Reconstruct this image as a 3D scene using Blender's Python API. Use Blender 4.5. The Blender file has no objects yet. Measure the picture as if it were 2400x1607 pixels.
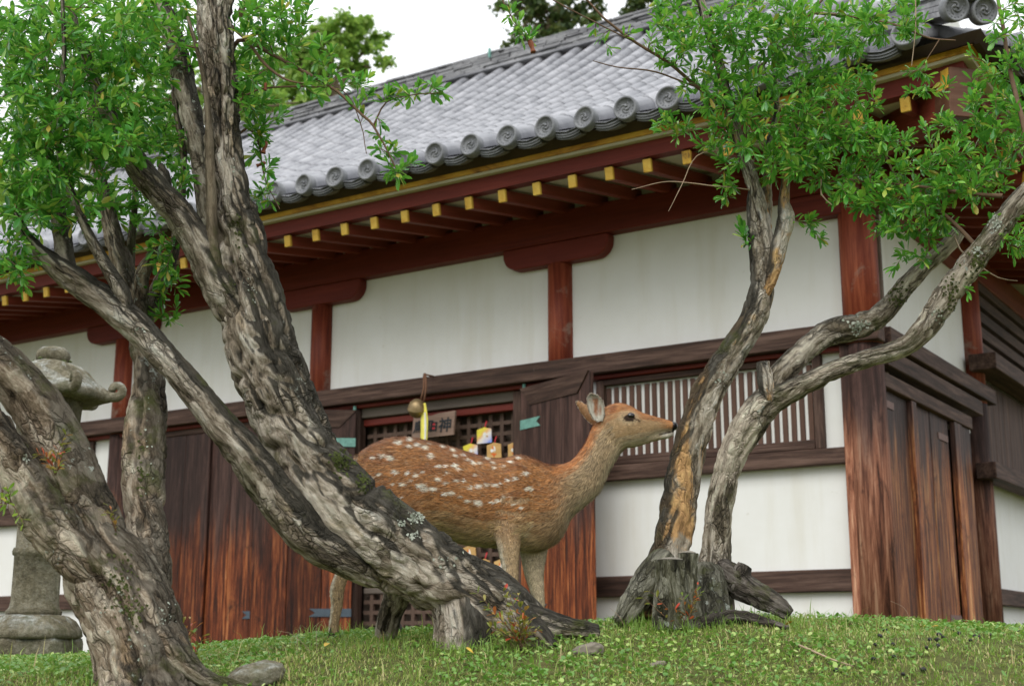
import bpy, bmesh, math, random
import numpy as np
from mathutils import Vector, Matrix, kdtree

# ------------------------------------------------------------------ camera, sky, sun, exposure
scn = bpy.context.scene
F, CX, CY = 3205.0, 1200.0, 803.5          # focal length and centre in photograph pixels
PITCH = math.atan(720.0 / F)               # the eye level lies 720 px below the picture's centre
cam_d = bpy.data.cameras.new('camera')
cam = bpy.data.objects.new('camera', cam_d)
scn.collection.objects.link(cam)
cam.location = (0, 0, 0)
cam.rotation_euler = (math.pi / 2 + PITCH, 0, 0)
cam_d.sensor_width = 36.0
cam_d.lens = 36.0 * F / 2400.0
cam_d.clip_start = 0.05
cam_d.clip_end = 600
cam_d.dof.use_dof = True
cam_d.dof.focus_distance = 5.3
cam_d.dof.aperture_fstop = 4.0
scn.camera = cam

SUN_EL, SUN_AZ = math.radians(47), math.radians(203)   # azimuth clockwise from +Y
world = bpy.data.worlds.new('World')
scn.world = world
world.use_nodes = True
wn = world.node_tree
wn.nodes.clear()
sky = wn.nodes.new('ShaderNodeTexSky')
sky.sky_type = 'NISHITA'
sky.sun_disc = False
sky.sun_elevation = SUN_EL
sky.sun_rotation = SUN_AZ
sky.dust_density = 3.0
hs = wn.nodes.new('ShaderNodeHueSaturation')
hs.inputs['Saturation'].default_value = 0.12
mixc = wn.nodes.new('ShaderNodeMix')
mixc.data_type = 'RGBA'
mixc.inputs[0].default_value = 0.85
# standard overcast sky: three times brighter overhead than at the horizon
wtc = wn.nodes.new('ShaderNodeTexCoord')
wsep = wn.nodes.new('ShaderNodeSeparateXYZ')
wmr = wn.nodes.new('ShaderNodeMapRange')
wmr.inputs['To Min'].default_value = 1.0 / 3.0
wn.links.new(wtc.outputs['Generated'], wsep.inputs[0])
wn.links.new(wsep.outputs['Z'], wmr.inputs['Value'])
wvm = wn.nodes.new('ShaderNodeVectorMath')
wvm.operation = 'SCALE'
wvm.inputs[0].default_value = (17.5, 17.9, 18.4)
wn.links.new(wmr.outputs[0], wvm.inputs['Scale'])
wn.links.new(wvm.outputs[0], mixc.inputs[7])
bg = wn.nodes.new('ShaderNodeBackground')
bg.inputs['Strength'].default_value = 0.12
wo = wn.nodes.new('ShaderNodeOutputWorld')
wn.links.new(sky.outputs[0], hs.inputs['Color'])
wn.links.new(hs.outputs[0], mixc.inputs[6])
wn.links.new(mixc.outputs[2], bg.inputs['Color'])
wn.links.new(bg.outputs[0], wo.inputs[0])

sun_d = bpy.data.lights.new('sun', 'SUN')
sun_d.energy = 1.5
sun_d.angle = math.radians(38)
sun_d.color = (1.0, 0.97, 0.92)
sun = bpy.data.objects.new('sun', sun_d)
scn.collection.objects.link(sun)
sdir = Vector((math.sin(SUN_AZ) * math.cos(SUN_EL), math.cos(SUN_AZ) * math.cos(SUN_EL), math.sin(SUN_EL)))
sun.rotation_euler = (-sdir).to_track_quat('-Z', 'Y').to_euler()

scn.view_settings.view_transform = 'Standard'
scn.view_settings.look = 'None'
scn.view_settings.exposure = 0.18
scn.view_settings.gamma = 1.0
scn.view_settings.use_curve_mapping = False

# ------------------------------------------------------------------ helpers
rng = np.random.default_rng(7)
random.seed(7)
COL = scn.collection

def at(x, y, Y):
    """photograph pixel + ground distance -> point"""
    u = (x - CX) / F
    v = (CY - y) / F
    d = np.array([u, math.cos(PITCH) - v * math.sin(PITCH), math.sin(PITCH) + v * math.cos(PITCH)])
    return d * (Y / d[1])

def proj(p):
    p = np.atleast_2d(p)
    yc = p[:, 1] * math.cos(PITCH) + p[:, 2] * math.sin(PITCH)
    zc = -p[:, 1] * math.sin(PITCH) + p[:, 2] * math.cos(PITCH)
    return np.stack([CX + F * p[:, 0] / yc, CY - F * zc / yc], 1)

def ss(a, b, x):
    t = np.clip((np.asarray(x, float) - a) / (b - a), 0, 1)
    return t * t * (3 - 2 * t)

def vn(p):
    """value noise 0..1 on an (n,3) array"""
    p = np.asarray(p, float)
    i = np.floor(p).astype(np.int64)
    f = p - i
    f = f * f * (3 - 2 * f)
    out = 0.0
    for dx in (0, 1):
        for dy in (0, 1):
            for dz in (0, 1):
                h = ((i[:, 0] + dx) * 73856093) ^ ((i[:, 1] + dy) * 19349663) ^ ((i[:, 2] + dz) * 83492791)
                h = (h ^ (h >> 13)) * 1274126177
                h = (h ^ (h >> 16)) & 0xFFFFFF
                w = (f[:, 0] if dx else 1 - f[:, 0]) * (f[:, 1] if dy else 1 - f[:, 1]) * (f[:, 2] if dz else 1 - f[:, 2])
                out = out + w * (h / 16777215.0)
    return out

def fbm(p, o=3):
    a, s, t = 0.5, 0.0, 0.0
    p = np.asarray(p, float)
    for k in range(o):
        s = s + a * vn(p + 17.3 * k)
        t += a
        a *= 0.5
        p = p * 2.03
    return s / t

def mesh_np(name, V, faces, smooth=True, attrs=None):
    """V (n,3), faces (m,k) int array or list of arrays of different k"""
    me = bpy.data.meshes.new(name)
    V = np.asarray(V, np.float32)
    if isinstance(faces, np.ndarray):
        faces = [faces]
    faces = [np.asarray(f, np.int32) for f in faces if len(f)]
    nl = sum(f.size for f in faces)
    nf = sum(len(f) for f in faces)
    me.vertices.add(len(V))
    me.vertices.foreach_set('co', V.ravel())
    me.loops.add(nl)
    me.loops.foreach_set('vertex_index', np.concatenate([f.ravel() for f in faces]))
    me.polygons.add(nf)
    tot = np.concatenate([np.full(len(f), f.shape[1], np.int32) for f in faces])
    st = np.zeros(nf, np.int32)
    st[1:] = np.cumsum(tot)[:-1]
    me.polygons.foreach_set('loop_start', st)
    me.polygons.foreach_set('loop_total', tot)
    if smooth:
        me.polygons.foreach_set('use_smooth', np.ones(nf, bool))
    me.update(calc_edges=True)
    me.validate()
    for k, (typ, arr) in (attrs or {}).items():
        a = me.attributes.new(k, typ, 'POINT')
        arr = np.asarray(arr, np.float32)
        a.data.foreach_set({'FLOAT': 'value', 'FLOAT_VECTOR': 'vector', 'FLOAT_COLOR': 'color'}[typ], arr.ravel())
    return me

def link(name, me, mat=None, parent=None, loc=None, rot=None, kind=None):
    o = bpy.data.objects.new(name, me)
    COL.objects.link(o)
    if mat is not None and me is not None and not me.materials:
        me.materials.append(mat)
    if parent is not None:
        o.parent = parent
    if loc is not None:
        o.location = loc
    if rot is not None:
        o.rotation_euler = rot
    if kind:
        o['kind'] = kind
    return o

def thing(name, label, cat, loc=(0, 0, 0), group=None):
    o = bpy.data.objects.new(name, None)
    COL.objects.link(o)
    o.location = loc
    o.empty_display_size = 0.2
    o['label'] = label
    o['category'] = cat
    if group:
        o['group'] = group
    return o

def tag(o, label, cat, group=None):
    o['label'] = label
    o['category'] = cat
    if group:
        o['group'] = group
    return o

class MB:
    """collects boxes / prisms / tubes for one mesh"""
    def __init__(s):
        s.v, s.f, s.sm = [], [], False
    def add(s, vs, fs):
        n = len(s.v)
        s.v += [tuple(map(float, p)) for p in vs]
        s.f += [tuple(i + n for i in f) for f in fs]
    def box(s, x0, x1, y0, y1, z0, z1):
        s.add([(x0, y0, z0), (x1, y0, z0), (x1, y1, z0), (x0, y1, z0), (x0, y0, z1), (x1, y0, z1), (x1, y1, z1), (x0, y1, z1)],
              [(0, 3, 2, 1), (4, 5, 6, 7), (0, 1, 5, 4), (1, 2, 6, 5), (2, 3, 7, 6), (3, 0, 4, 7)])
    def lathe(s, prof, n=24, c=(0, 0), a0=0.0, radfn=None):
        """prof list of (r,z)"""
        vs, fs = [], []
        for r, z in prof:
            for k in range(n):
                a = a0 + 2 * math.pi * k / n
                rr = r * (radfn(a, z) if radfn else 1)
                vs.append((c[0] + rr * math.cos(a), c[1] + rr * math.sin(a), z))
        m = len(prof)
        for j in range(m - 1):
            for k in range(n):
                fs.append((j * n + k, j * n + (k + 1) % n, (j + 1) * n + (k + 1) % n, (j + 1) * n + k))
        fs.append(tuple(range(n))[::-1])
        fs.append(tuple((m - 1) * n + k for k in range(n)))
        s.add(vs, fs)
    def tube(s, pts, rads, n=6):
        P = np.asarray(pts, float)
        V, Fc = tube_np(P, np.asarray(rads, float), n)
        s.add(V, [tuple(f) for f in Fc])
        m = len(P)
        b = len(s.v) - m * n
        s.f.append(tuple(b + k for k in range(n))[::-1])
        s.f.append(tuple(b + (m - 1) * n + k for k in range(n)))
    def mesh(s, name, bevel=0, smooth=False, seg=1):
        me = bpy.data.meshes.new(name)
        me.from_pydata(s.v, [], s.f)
        if bevel:
            bm = bmesh.new()
            bm.from_mesh(me)
            bmesh.ops.bevel(bm, geom=list(bm.edges), offset=bevel, segments=seg, affect='EDGES', profile=0.6)
            bm.to_mesh(me)
            bm.free()
        if smooth:
            me.polygons.foreach_set('use_smooth', np.ones(len(me.polygons), bool))
        me.update()
        return me

def frames(P):
    """parallel-transport frames along a polyline"""
    n = len(P)
    T = np.gradient(P, axis=0)
    T /= np.linalg.norm(T, axis=1)[:, None] + 1e-9
    N = np.zeros_like(P)
    ref = np.array([0, -1.0, 0]) if abs(T[0, 1]) < 0.9 else np.array([1.0, 0, 0])
    N[0] = ref - T[0] * ref.dot(T[0])
    N[0] /= np.linalg.norm(N[0])
    for i in range(1, n):
        v = N[i - 1] - T[i] * N[i - 1].dot(T[i])
        N[i] = v / (np.linalg.norm(v) + 1e-9)
    return T, N, np.cross(T, N)

def tube_np(P, R, n=6):
    T, N, B = frames(P)
    a = np.arange(n) * 2 * np.pi / n
    V = P[:, None, :] + (np.cos(a)[None, :, None] * N[:, None, :] + np.sin(a)[None, :, None] * B[:, None, :]) * R[:, None, None]
    m = len(P)
    j, k = np.meshgrid(np.arange(m - 1), np.arange(n), indexing='ij')
    k2 = (k + 1) % n
    Fc = np.stack([j * n + k, j * n + k2, (j + 1) * n + k2, (j + 1) * n + k], -1).reshape(-1, 4)
    return V.reshape(-1, 3), Fc

def spline(P, ds):
    """Catmull-Rom resample of (n,k) rows, first 3 columns are xyz"""
    P = np.asarray(P, float)
    Q = np.vstack([2 * P[0] - P[1], P, 2 * P[-1] - P[-2]])
    out = []
    for i in range(1, len(Q) - 2):
        L = np.linalg.norm(Q[i + 1, :3] - Q[i, :3])
        m = max(2, int(L / ds))
        t = (np.arange(m) / m)[:, None]
        p0, p1, p2, p3 = Q[i - 1], Q[i], Q[i + 1], Q[i + 2]
        out.append(0.5 * ((2 * p1) + (-p0 + p2) * t + (2 * p0 - 5 * p1 + 4 * p2 - p3) * t ** 2 + (-p0 + 3 * p1 - 3 * p2 + p3) * t ** 3))
    out.append(Q[-2][None])
    return np.vstack(out)

# ------------------------------------------------------------------ materials
class NT:
    def __init__(s, name):
        s.m = bpy.data.materials.new(name)
        s.m.use_nodes = True
        s.t = s.m.node_tree
        s.b = s.t.nodes['Principled BSDF']
        s.out = s.t.nodes['Material Output']
    def n(s, typ, **kw):
        nd = s.t.nodes.new(typ)
        for k, v in kw.items():
            setattr(nd, k, v)
        return nd
    def l(s, a, b):
        s.t.links.new(a, b)
    def coord(s, which='Object', scale=(1, 1, 1), rnd=False):
        tc = s.n('ShaderNodeTexCoord')
        mp = s.n('ShaderNodeMapping')
        mp.inputs['Scale'].default_value = scale
        s.l(tc.outputs[which], mp.inputs['Vector'])
        if rnd:
            oi = s.n('ShaderNodeObjectInfo')
            mu = s.n('ShaderNodeMath', operation='MULTIPLY')
            mu.inputs[1].default_value = 37.0
            s.l(oi.outputs['Random'], mu.inputs[0])
            cb = s.n('ShaderNodeCombineXYZ')
            for k in range(3):
                s.l(mu.outputs[0], cb.inputs[k])
            s.l(cb.outputs[0], mp.inputs['Location'])
        return mp.outputs[0]
    def attr(s, name, out='Vector'):
        a = s.n('ShaderNodeAttribute')
        a.attribute_name = name
        return a.outputs[out]
    def noise(s, vec, scale, detail=4, rough=0.6, dist=0.0):
        nd = s.n('ShaderNodeTexNoise')
        nd.inputs['Scale'].default_value = scale
        nd.inputs['Detail'].default_value = detail
        nd.inputs['Roughness'].default_value = rough
        nd.inputs['Distortion'].default_value = dist
        s.l(vec, nd.inputs['Vector'])
        return nd.outputs['Fac']
    def ramp(s, fac, stops, interp='LINEAR'):
        nd = s.n('ShaderNodeValToRGB')
        cr = nd.color_ramp
        cr.interpolation = interp
        while len(cr.elements) < len(stops):
            cr.elements.new(0.5)
        for e, (p, c) in zip(cr.elements, stops):
            e.position = p
            e.color = (c[0], c[1], c[2], 1) if not isinstance(c, (int, float)) else (c, c, c, 1)
        s.l(fac, nd.inputs['Fac'])
        return nd.outputs['Color']
    def mix(s, fac, a, b, mode='MIX'):
        nd = s.n('ShaderNodeMix')
        nd.data_type = 'RGBA'
        nd.blend_type = mode
        for ii, v in ((0, fac), (6, a), (7, b)):
            sock = nd.inputs[ii]
            if isinstance(v, (int, float)):
                sock.default_value = v if ii == 0 else (v, v, v, 1)
            elif isinstance(v, tuple):
                sock.default_value = (v[0], v[1], v[2], 1)
            else:
                s.l(v, sock)
        return nd.outputs[2]
    def math(s, op, a, b=0.0):
        nd = s.n('ShaderNodeMath', operation=op)
        for sock, v in ((nd.inputs[0], a), (nd.inputs[1], b)):
            if isinstance(v, (int, float)):
                sock.default_value = v
            else:
                s.l(v, sock)
        return nd.outputs[0]
    def bump(s, h, strength=0.4, dist=0.01):
        nd = s.n('ShaderNodeBump')
        nd.inputs['Strength'].default_value = strength
        nd.inputs['Distance'].default_value = dist
        s.l(h, nd.inputs['Height'])
        s.l(nd.outputs[0], s.b.inputs['Normal'])
    def done(s, col, rough=0.7, spec=0.3, metal=0.0):
        if isinstance(col, tuple):
            s.b.inputs['Base Color'].default_value = (*col, 1)
        else:
            s.l(col, s.b.inputs['Base Color'])
        if isinstance(rough, (int, float)):
            s.b.inputs['Roughness'].default_value = rough
        else:
            s.l(rough, s.b.inputs['Roughness'])
        s.b.inputs['Specular IOR Level'].default_value = spec
        s.b.inputs['Metallic'].default_value = metal
        return s.m

def m_plain(name, col, rough=0.6, var=0.25, scale=12, spec=0.3, metal=0.0):
    t = NT(name)
    f = t.noise(t.coord('Object', (1, 1, 1), True), scale, 5, 0.65)
    c = t.ramp(f, [(0.25, tuple(x * (1 - var) for x in col)), (0.75, tuple(min(1, x * (1 + var)) for x in col))])
    t.bump(f, 0.15, 0.004)
    return t.done(c, rough, spec, metal)

def m_wood(name, stops, axis=2, fine=26, rough=0.65, bump=0.35, wear=None, zfade=None):
    """grain runs along the given axis; zfade=(z0,z1,stops) weathers the lower end"""
    t = NT(name)
    sc = [1.0, 1.0, 1.0]
    sc[axis] = 0.06
    vec = t.coord('Object', tuple(sc), True)
    g = t.noise(vec, fine, 6, 0.72, 0.8)
    g2 = t.noise(vec, fine * 3.2, 4, 0.7, 0.2)
    fac = t.mix(0.35, g, g2)
    c = t.ramp(fac, stops)
    if zfade:
        z0, z1, st2 = zfade
        c2 = t.ramp(fac, st2)
        tc = t.n('ShaderNodeTexCoord')
        sp = t.n('ShaderNodeSeparateXYZ')
        t.l(tc.outputs['Object'], sp.inputs[0])
        ln = t.noise(t.coord('Object', (1, 1, 0.12), True), 7, 4, 0.6)
        mr = t.n('ShaderNodeMapRange')
        mr.inputs['From Min'].default_value = z0
        mr.inputs['From Max'].default_value = z1
        zz = t.math('ADD', sp.outputs['Z'], t.math('MULTIPLY', t.math('SUBTRACT', ln, 0.5), 1.5))
        t.l(zz, mr.inputs['Value'])
        mr.interpolation_type = 'SMOOTHSTEP'
        c = t.mix(mr.outputs[0], c2, c)
    if wear:
        wcol, lo, hi, wsc = wear
        w = t.noise(t.coord('Object', (1, 1, 1), True), wsc, 5, 0.7, 0.4)
        wf = t.ramp(w, [(lo, 0.0), (hi, 1.0)])
        c = t.mix(wf, c, wcol)
    oi = t.n('ShaderNodeObjectInfo')
    tint = t.ramp(oi.outputs['Random'], [(0.0, 0.45), (0.45, 0.85), (0.8, 1.0), (1.0, 1.25)]) if zfade else t.ramp(oi.outputs['Random'], [(0.0, 0.82), (1.0, 1.0)])
    c = t.mix(1.0, c, tint, 'MULTIPLY')
    if zfade:
        sn = t.noise(t.coord('Object', (1, 1, 0.45), True), 5.5, 6, 0.75, 0.8)
        c = t.mix(t.ramp(sn, [(0.56, 0.0), (0.68, 0.85)]), c, (0.022, 0.010, 0.007))
    t.bump(fac, bump, 0.010)
    return t.done(c, rough, 0.25)

M = {}
t = NT('plaster')
v = t.coord('Object')
n1 = t.noise(v, 2.2, 5, 0.6)
n2 = t.noise(v, 30, 3, 0.5)
st = t.noise(t.coord('Object', (1, 1, 0.12)), 5, 4, 0.6)
c = t.ramp(n1, [(0.3, (0.76, 0.755, 0.72)), (0.7, (0.82, 0.82, 0.80))])
c = t.mix(t.ramp(st, [(0.50, 0.0), (0.75, 0.35)]), c, (0.60, 0.56, 0.45))
c = t.mix(t.ramp(t.noise(v, 9, 6, 0.7), [(0.64, 0.0), (0.74, 0.45)]), c, (0.50, 0.46, 0.36))
t.bump(n2, 0.12, 0.003)
M['plaster'] = t.done(c, 0.85, 0.15)

M['red'] = m_wood('red_paint_wood', [(0.32, (0.075, 0.013, 0.009)), (0.5, (0.23, 0.046, 0.022)), (0.66, (0.42, 0.115, 0.055))], 2, 14, 0.55, 0.25,
                  wear=((0.34, 0.25, 0.20), 0.56, 0.72, 3.4))
M['red_h'] = m_wood('red_paint_wood_lengthwise', [(0.25, (0.085, 0.012, 0.008)), (0.55, (0.18, 0.027, 0.016)), (0.8, (0.30, 0.055, 0.033))], 0, 14, 0.55, 0.25)
M['red_y'] = m_wood('red_paint_wood_crosswise', [(0.25, (0.12, 0.022, 0.014)), (0.55, (0.25, 0.050, 0.030)), (0.8, (0.36, 0.09, 0.055))], 1, 14, 0.55, 0.25)
DK = [(0.376, (0.026, 0.015, 0.011)), (0.500, (0.075, 0.042, 0.031)), (0.612, (0.15, 0.092, 0.07))]
M['brown_h'] = m_wood('brown_wood_lengthwise', DK, 0, 14, 0.7, 0.4, wear=((0.16, 0.12, 0.10), 0.66, 0.85, 6.0))
M['brown_v'] = m_wood('brown_wood_upright', DK, 2, 16, 0.7, 0.4)
M['brown_y'] = m_wood('brown_wood_crosswise', DK, 1, 14, 0.7, 0.4)
M['slat'] = m_wood('slat_wood', [(0.2, (0.055, 0.028, 0.019)), (0.5, (0.12, 0.065, 0.046)), (0.8, (0.18, 0.105, 0.078))], 2, 20, 0.7, 0.3)
M['grey_wood'] = m_wood('grey_weathered_wood', [(0.2, (0.07, 0.055, 0.045)), (0.5, (0.14, 0.115, 0.095)), (0.8, (0.23, 0.195, 0.165))], 0, 22, 0.8, 0.4)
ORG = [(0.376, (0.022, 0.008, 0.005)), (0.455, (0.075, 0.020, 0.009)), (0.52, (0.20, 0.050, 0.017)), (0.59, (0.40, 0.13, 0.042)), (0.66, (0.58, 0.28, 0.12))]
DOORTOP = [(0.376, (0.018, 0.010, 0.008)), (0.500, (0.055, 0.028, 0.022)), (0.612, (0.115, 0.062, 0.05))]
M['door'] = m_wood('door_wood', DOORTOP, 2, 17, 0.6, 0.5, zfade=(0.72, 1.22, ORG))
M['sidedoor'] = m_wood('side_door_wood', DOORTOP, 2, 20, 0.6, 0.6, zfade=(1.12, 1.62, [(0.388, (0.030, 0.012, 0.007)), (0.450, (0.13, 0.040, 0.018)), (0.512, (0.31, 0.105, 0.038)), (0.574, (0.52, 0.23, 0.085)), (0.643, (0.68, 0.42, 0.20))]))
M['column'] = m_wood('column_wood', DOORTOP, 2, 20, 0.75, 0.9,
                     zfade=(1.15, 1.65, [(0.388, (0.05, 0.018, 0.011)), (0.469, (0.18, 0.068, 0.038)), (0.537, (0.32, 0.135, 0.078)), (0.624, (0.52, 0.30, 0.19))]))
M['lattice'] = m_wood('lattice_wood', [(0.2, (0.045, 0.028, 0.02)), (0.5, (0.11, 0.07, 0.052)), (0.8, (0.20, 0.135, 0.10))], 2, 24, 0.75, 0.3)
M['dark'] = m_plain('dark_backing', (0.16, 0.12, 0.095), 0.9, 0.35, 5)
t = NT('ochre_paint')
v = t.coord('Object', (1, 1, 1), True)
f = t.noise(v, 9, 5, 0.7, 0.3)
c = t.ramp(f, [(0.30, (0.24, 0.11, 0.015)), (0.40, (0.68, 0.39, 0.04)), (0.65, (0.86, 0.58, 0.10))])
M['gold'] = t.done(c, 0.45, 0.4)
t = NT('ochre_band')
f = t.noise(t.coord('Object', (0.5, 1, 1)), 5, 6, 0.75, 0.6)
c = t.ramp(f, [(0.34, (0.10, 0.045, 0.012)), (0.42, (0.48, 0.21, 0.025)), (0.55, (0.72, 0.38, 0.045)), (0.75, (0.82, 0.52, 0.08))])
M['goldband'] = t.done(c, 0.5, 0.35)
M['cream'] = m_plain('cream_paint', (0.58, 0.54, 0.42), 0.8, 0.12, 5)
M['roofboard'] = m_plain('roof_board', (0.06, 0.04, 0.028), 0.9, 0.3, 6)
t = NT('roof_tile')
v = t.coord('Object', (1, 1, 1), True)
f = t.noise(v, 4, 5, 0.65)
oi = t.n('ShaderNodeObjectInfo')
rn = t.math('ADD', t.math('MULTIPLY', oi.outputs['Random'], 0.18), t.math('MULTIPLY', f, 0.7))
c = t.ramp(rn, [(0.25, (0.14, 0.145, 0.16)), (0.45, (0.25, 0.252, 0.27)), (0.62, (0.35, 0.35, 0.37))])
c = t.mix(t.ramp(t.noise(v, 22, 4, 0.7), [(0.64, 0.0), (0.74, 0.7)]), c, (0.13, 0.13, 0.145))
t.bump(t.noise(v, 60, 3, 0.6), 0.1, 0.003)
M['tile'] = t.done(c, 0.5, 0.35)
t = NT('roof_tile_far')
v = t.coord('Object', (1, 1, 1))
f = t.noise(v, 2.6, 6, 0.75)
c = t.ramp(f, [(0.35, (0.15, 0.153, 0.168)), (0.5, (0.25, 0.252, 0.27)), (0.65, (0.35, 0.35, 0.37))])
c = t.mix(t.ramp(t.noise(v, 9, 5, 0.75), [(0.60, 0.0), (0.70, 0.8)]), c, (0.12, 0.12, 0.135))
M['tile_far'] = t.done(c, 0.5, 0.35)
t = NT('ridge_tile')
v = t.coord('Object', (0.25, 1, 1))
f = t.noise(v, 9, 6, 0.8)
c = t.ramp(f, [(0.3, (0.10, 0.10, 0.11)), (0.5, (0.23, 0.23, 0.24)), (0.7, (0.40, 0.40, 0.41))])
M['ridge'] = t.done(c, 0.6, 0.3)
t = NT('end_tile')  # darker roof tile: the dimmer light on upright eave faces is in the colour
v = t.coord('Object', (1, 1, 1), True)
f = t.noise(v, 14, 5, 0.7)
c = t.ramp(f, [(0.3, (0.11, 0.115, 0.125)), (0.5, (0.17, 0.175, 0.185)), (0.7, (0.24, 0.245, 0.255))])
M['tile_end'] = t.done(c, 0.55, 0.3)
M['patina'] = m_plain('green_patina', (0.17, 0.36, 0.31), 0.6, 0.35, 40)
M['iron'] = m_plain('blue_grey_iron', (0.06, 0.085, 0.11), 0.5, 0.25, 25, 0.5)
M['pinkiron'] = m_plain('worn_iron', (0.17, 0.10, 0.085), 0.6, 0.3, 25)
M['copper'] = m_wood('copper_sheathing', [(0.2, (0.07, 0.03, 0.018)), (0.5, (0.13, 0.06, 0.035)), (0.8, (0.25, 0.14, 0.09))], 0, 6, 0.35, 0.1)
M['brass'] = m_plain('old_brass', (0.30, 0.215, 0.11), 0.45, 0.4, 14, 0.5, 0.6)
M['rope'] = m_plain('rope', (0.20, 0.10, 0.06), 0.9, 0.3, 60)
M['yellow'] = m_plain('yellow_cloth', (0.85, 0.76, 0.14), 0.8, 0.12, 10)
M['white_cloth'] = m_plain('white_cloth', (0.8, 0.79, 0.74), 0.8, 0.05, 10)
M['green_cloth'] = m_plain('green_cloth', (0.03, 0.42, 0.12), 0.8, 0.1, 10)
M['signwood'] = m_wood('sign_wood', [(0.2, (0.15, 0.095, 0.07)), (0.5, (0.25, 0.17, 0.13)), (0.8, (0.35, 0.25, 0.19))], 0, 26, 0.8, 0.2)
M['ink'] = m_plain('ink', (0.025, 0.03, 0.035), 0.7, 0.2, 20)
M['redink'] = m_plain('red_ink', (0.62, 0.05, 0.06), 0.6, 0.15, 20)
M['orange'] = m_plain('orange_print', (0.75, 0.16, 0.035), 0.6, 0.15, 20)
M['whitep'] = m_plain('white_print', (0.85, 0.83, 0.80), 0.6, 0.05, 20)
M['ema'] = m_wood('tablet_wood', [(0.2, (0.52, 0.28, 0.08)), (0.5, (0.66, 0.40, 0.15)), (0.8, (0.76, 0.52, 0.24))], 0, 30, 0.65, 0.1)
t = NT('tablet_print')
v = t.coord('Generated')
sp = t.n('ShaderNodeSeparateXYZ')
t.l(v, sp.inputs[0])
dg = t.math('ADD', t.math('MULTIPLY', sp.outputs['Z'], 0.55), t.math('MULTIPLY', sp.outputs['X'], -0.45))
nz = t.noise(v, 5, 5, 0.7, 1.0)
dg2 = t.math('ADD', t.math('ADD', dg, 0.18), t.math('MULTIPLY', nz, 0.35))
c = t.ramp(dg2, [(0.0, (0.25, 0.35, 0.80)), (0.16, (0.62, 0.60, 0.78)), (0.32, (0.86, 0.80, 0.74)), (0.45, (0.86, 0.50, 0.22)), (0.6, (0.84, 0.72, 0.08))])
M['emaprint'] = t.done(c, 0.5, 0.3)
t = NT('lantern_stone')
v = t.coord('Object')
f = t.noise(v, 6, 7, 0.7)
c = t.ramp(t.mix(0.45, f, t.noise(v, 40, 5, 0.75)), [(0.34, (0.055, 0.045, 0.028)), (0.48, (0.165, 0.145, 0.095)), (0.62, (0.33, 0.30, 0.22))])
li = t.noise(v, 7, 6, 0.75, 0.5)
geo = t.n('ShaderNodeNewGeometry')
spn = t.n('ShaderNodeSeparateXYZ')
t.l(geo.outputs['Normal'], spn.inputs[0])
up = t.math('MULTIPLY', t.ramp(li, [(0.46, 0.0), (0.6, 1.0)]), t.ramp(spn.outputs['Z'], [(0.35, 0.15), (0.75, 1.0)]))
c = t.mix(up, c, t.ramp(t.noise(v, 50, 3, 0.7), [(0.4, (0.22, 0.23, 0.20)), (0.6, (0.50, 0.51, 0.47))]))
mo = t.noise(t.coord('Object', (1.3, 1.3, 0.7)), 5, 6, 0.7)
c = t.mix(t.ramp(mo, [(0.54, 0.0), (0.70, 0.75)]), c, (0.075, 0.085, 0.03))
t.bump(t.mix(0.5, f, t.noise(v, 55, 5, 0.75)), 1.0, 0.04)
M['stone'] = t.done(c, 0.9, 0.2)
M['moss'] = m_plain('moss', (0.05, 0.062, 0.014), 0.95, 0.5, 40)

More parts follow.
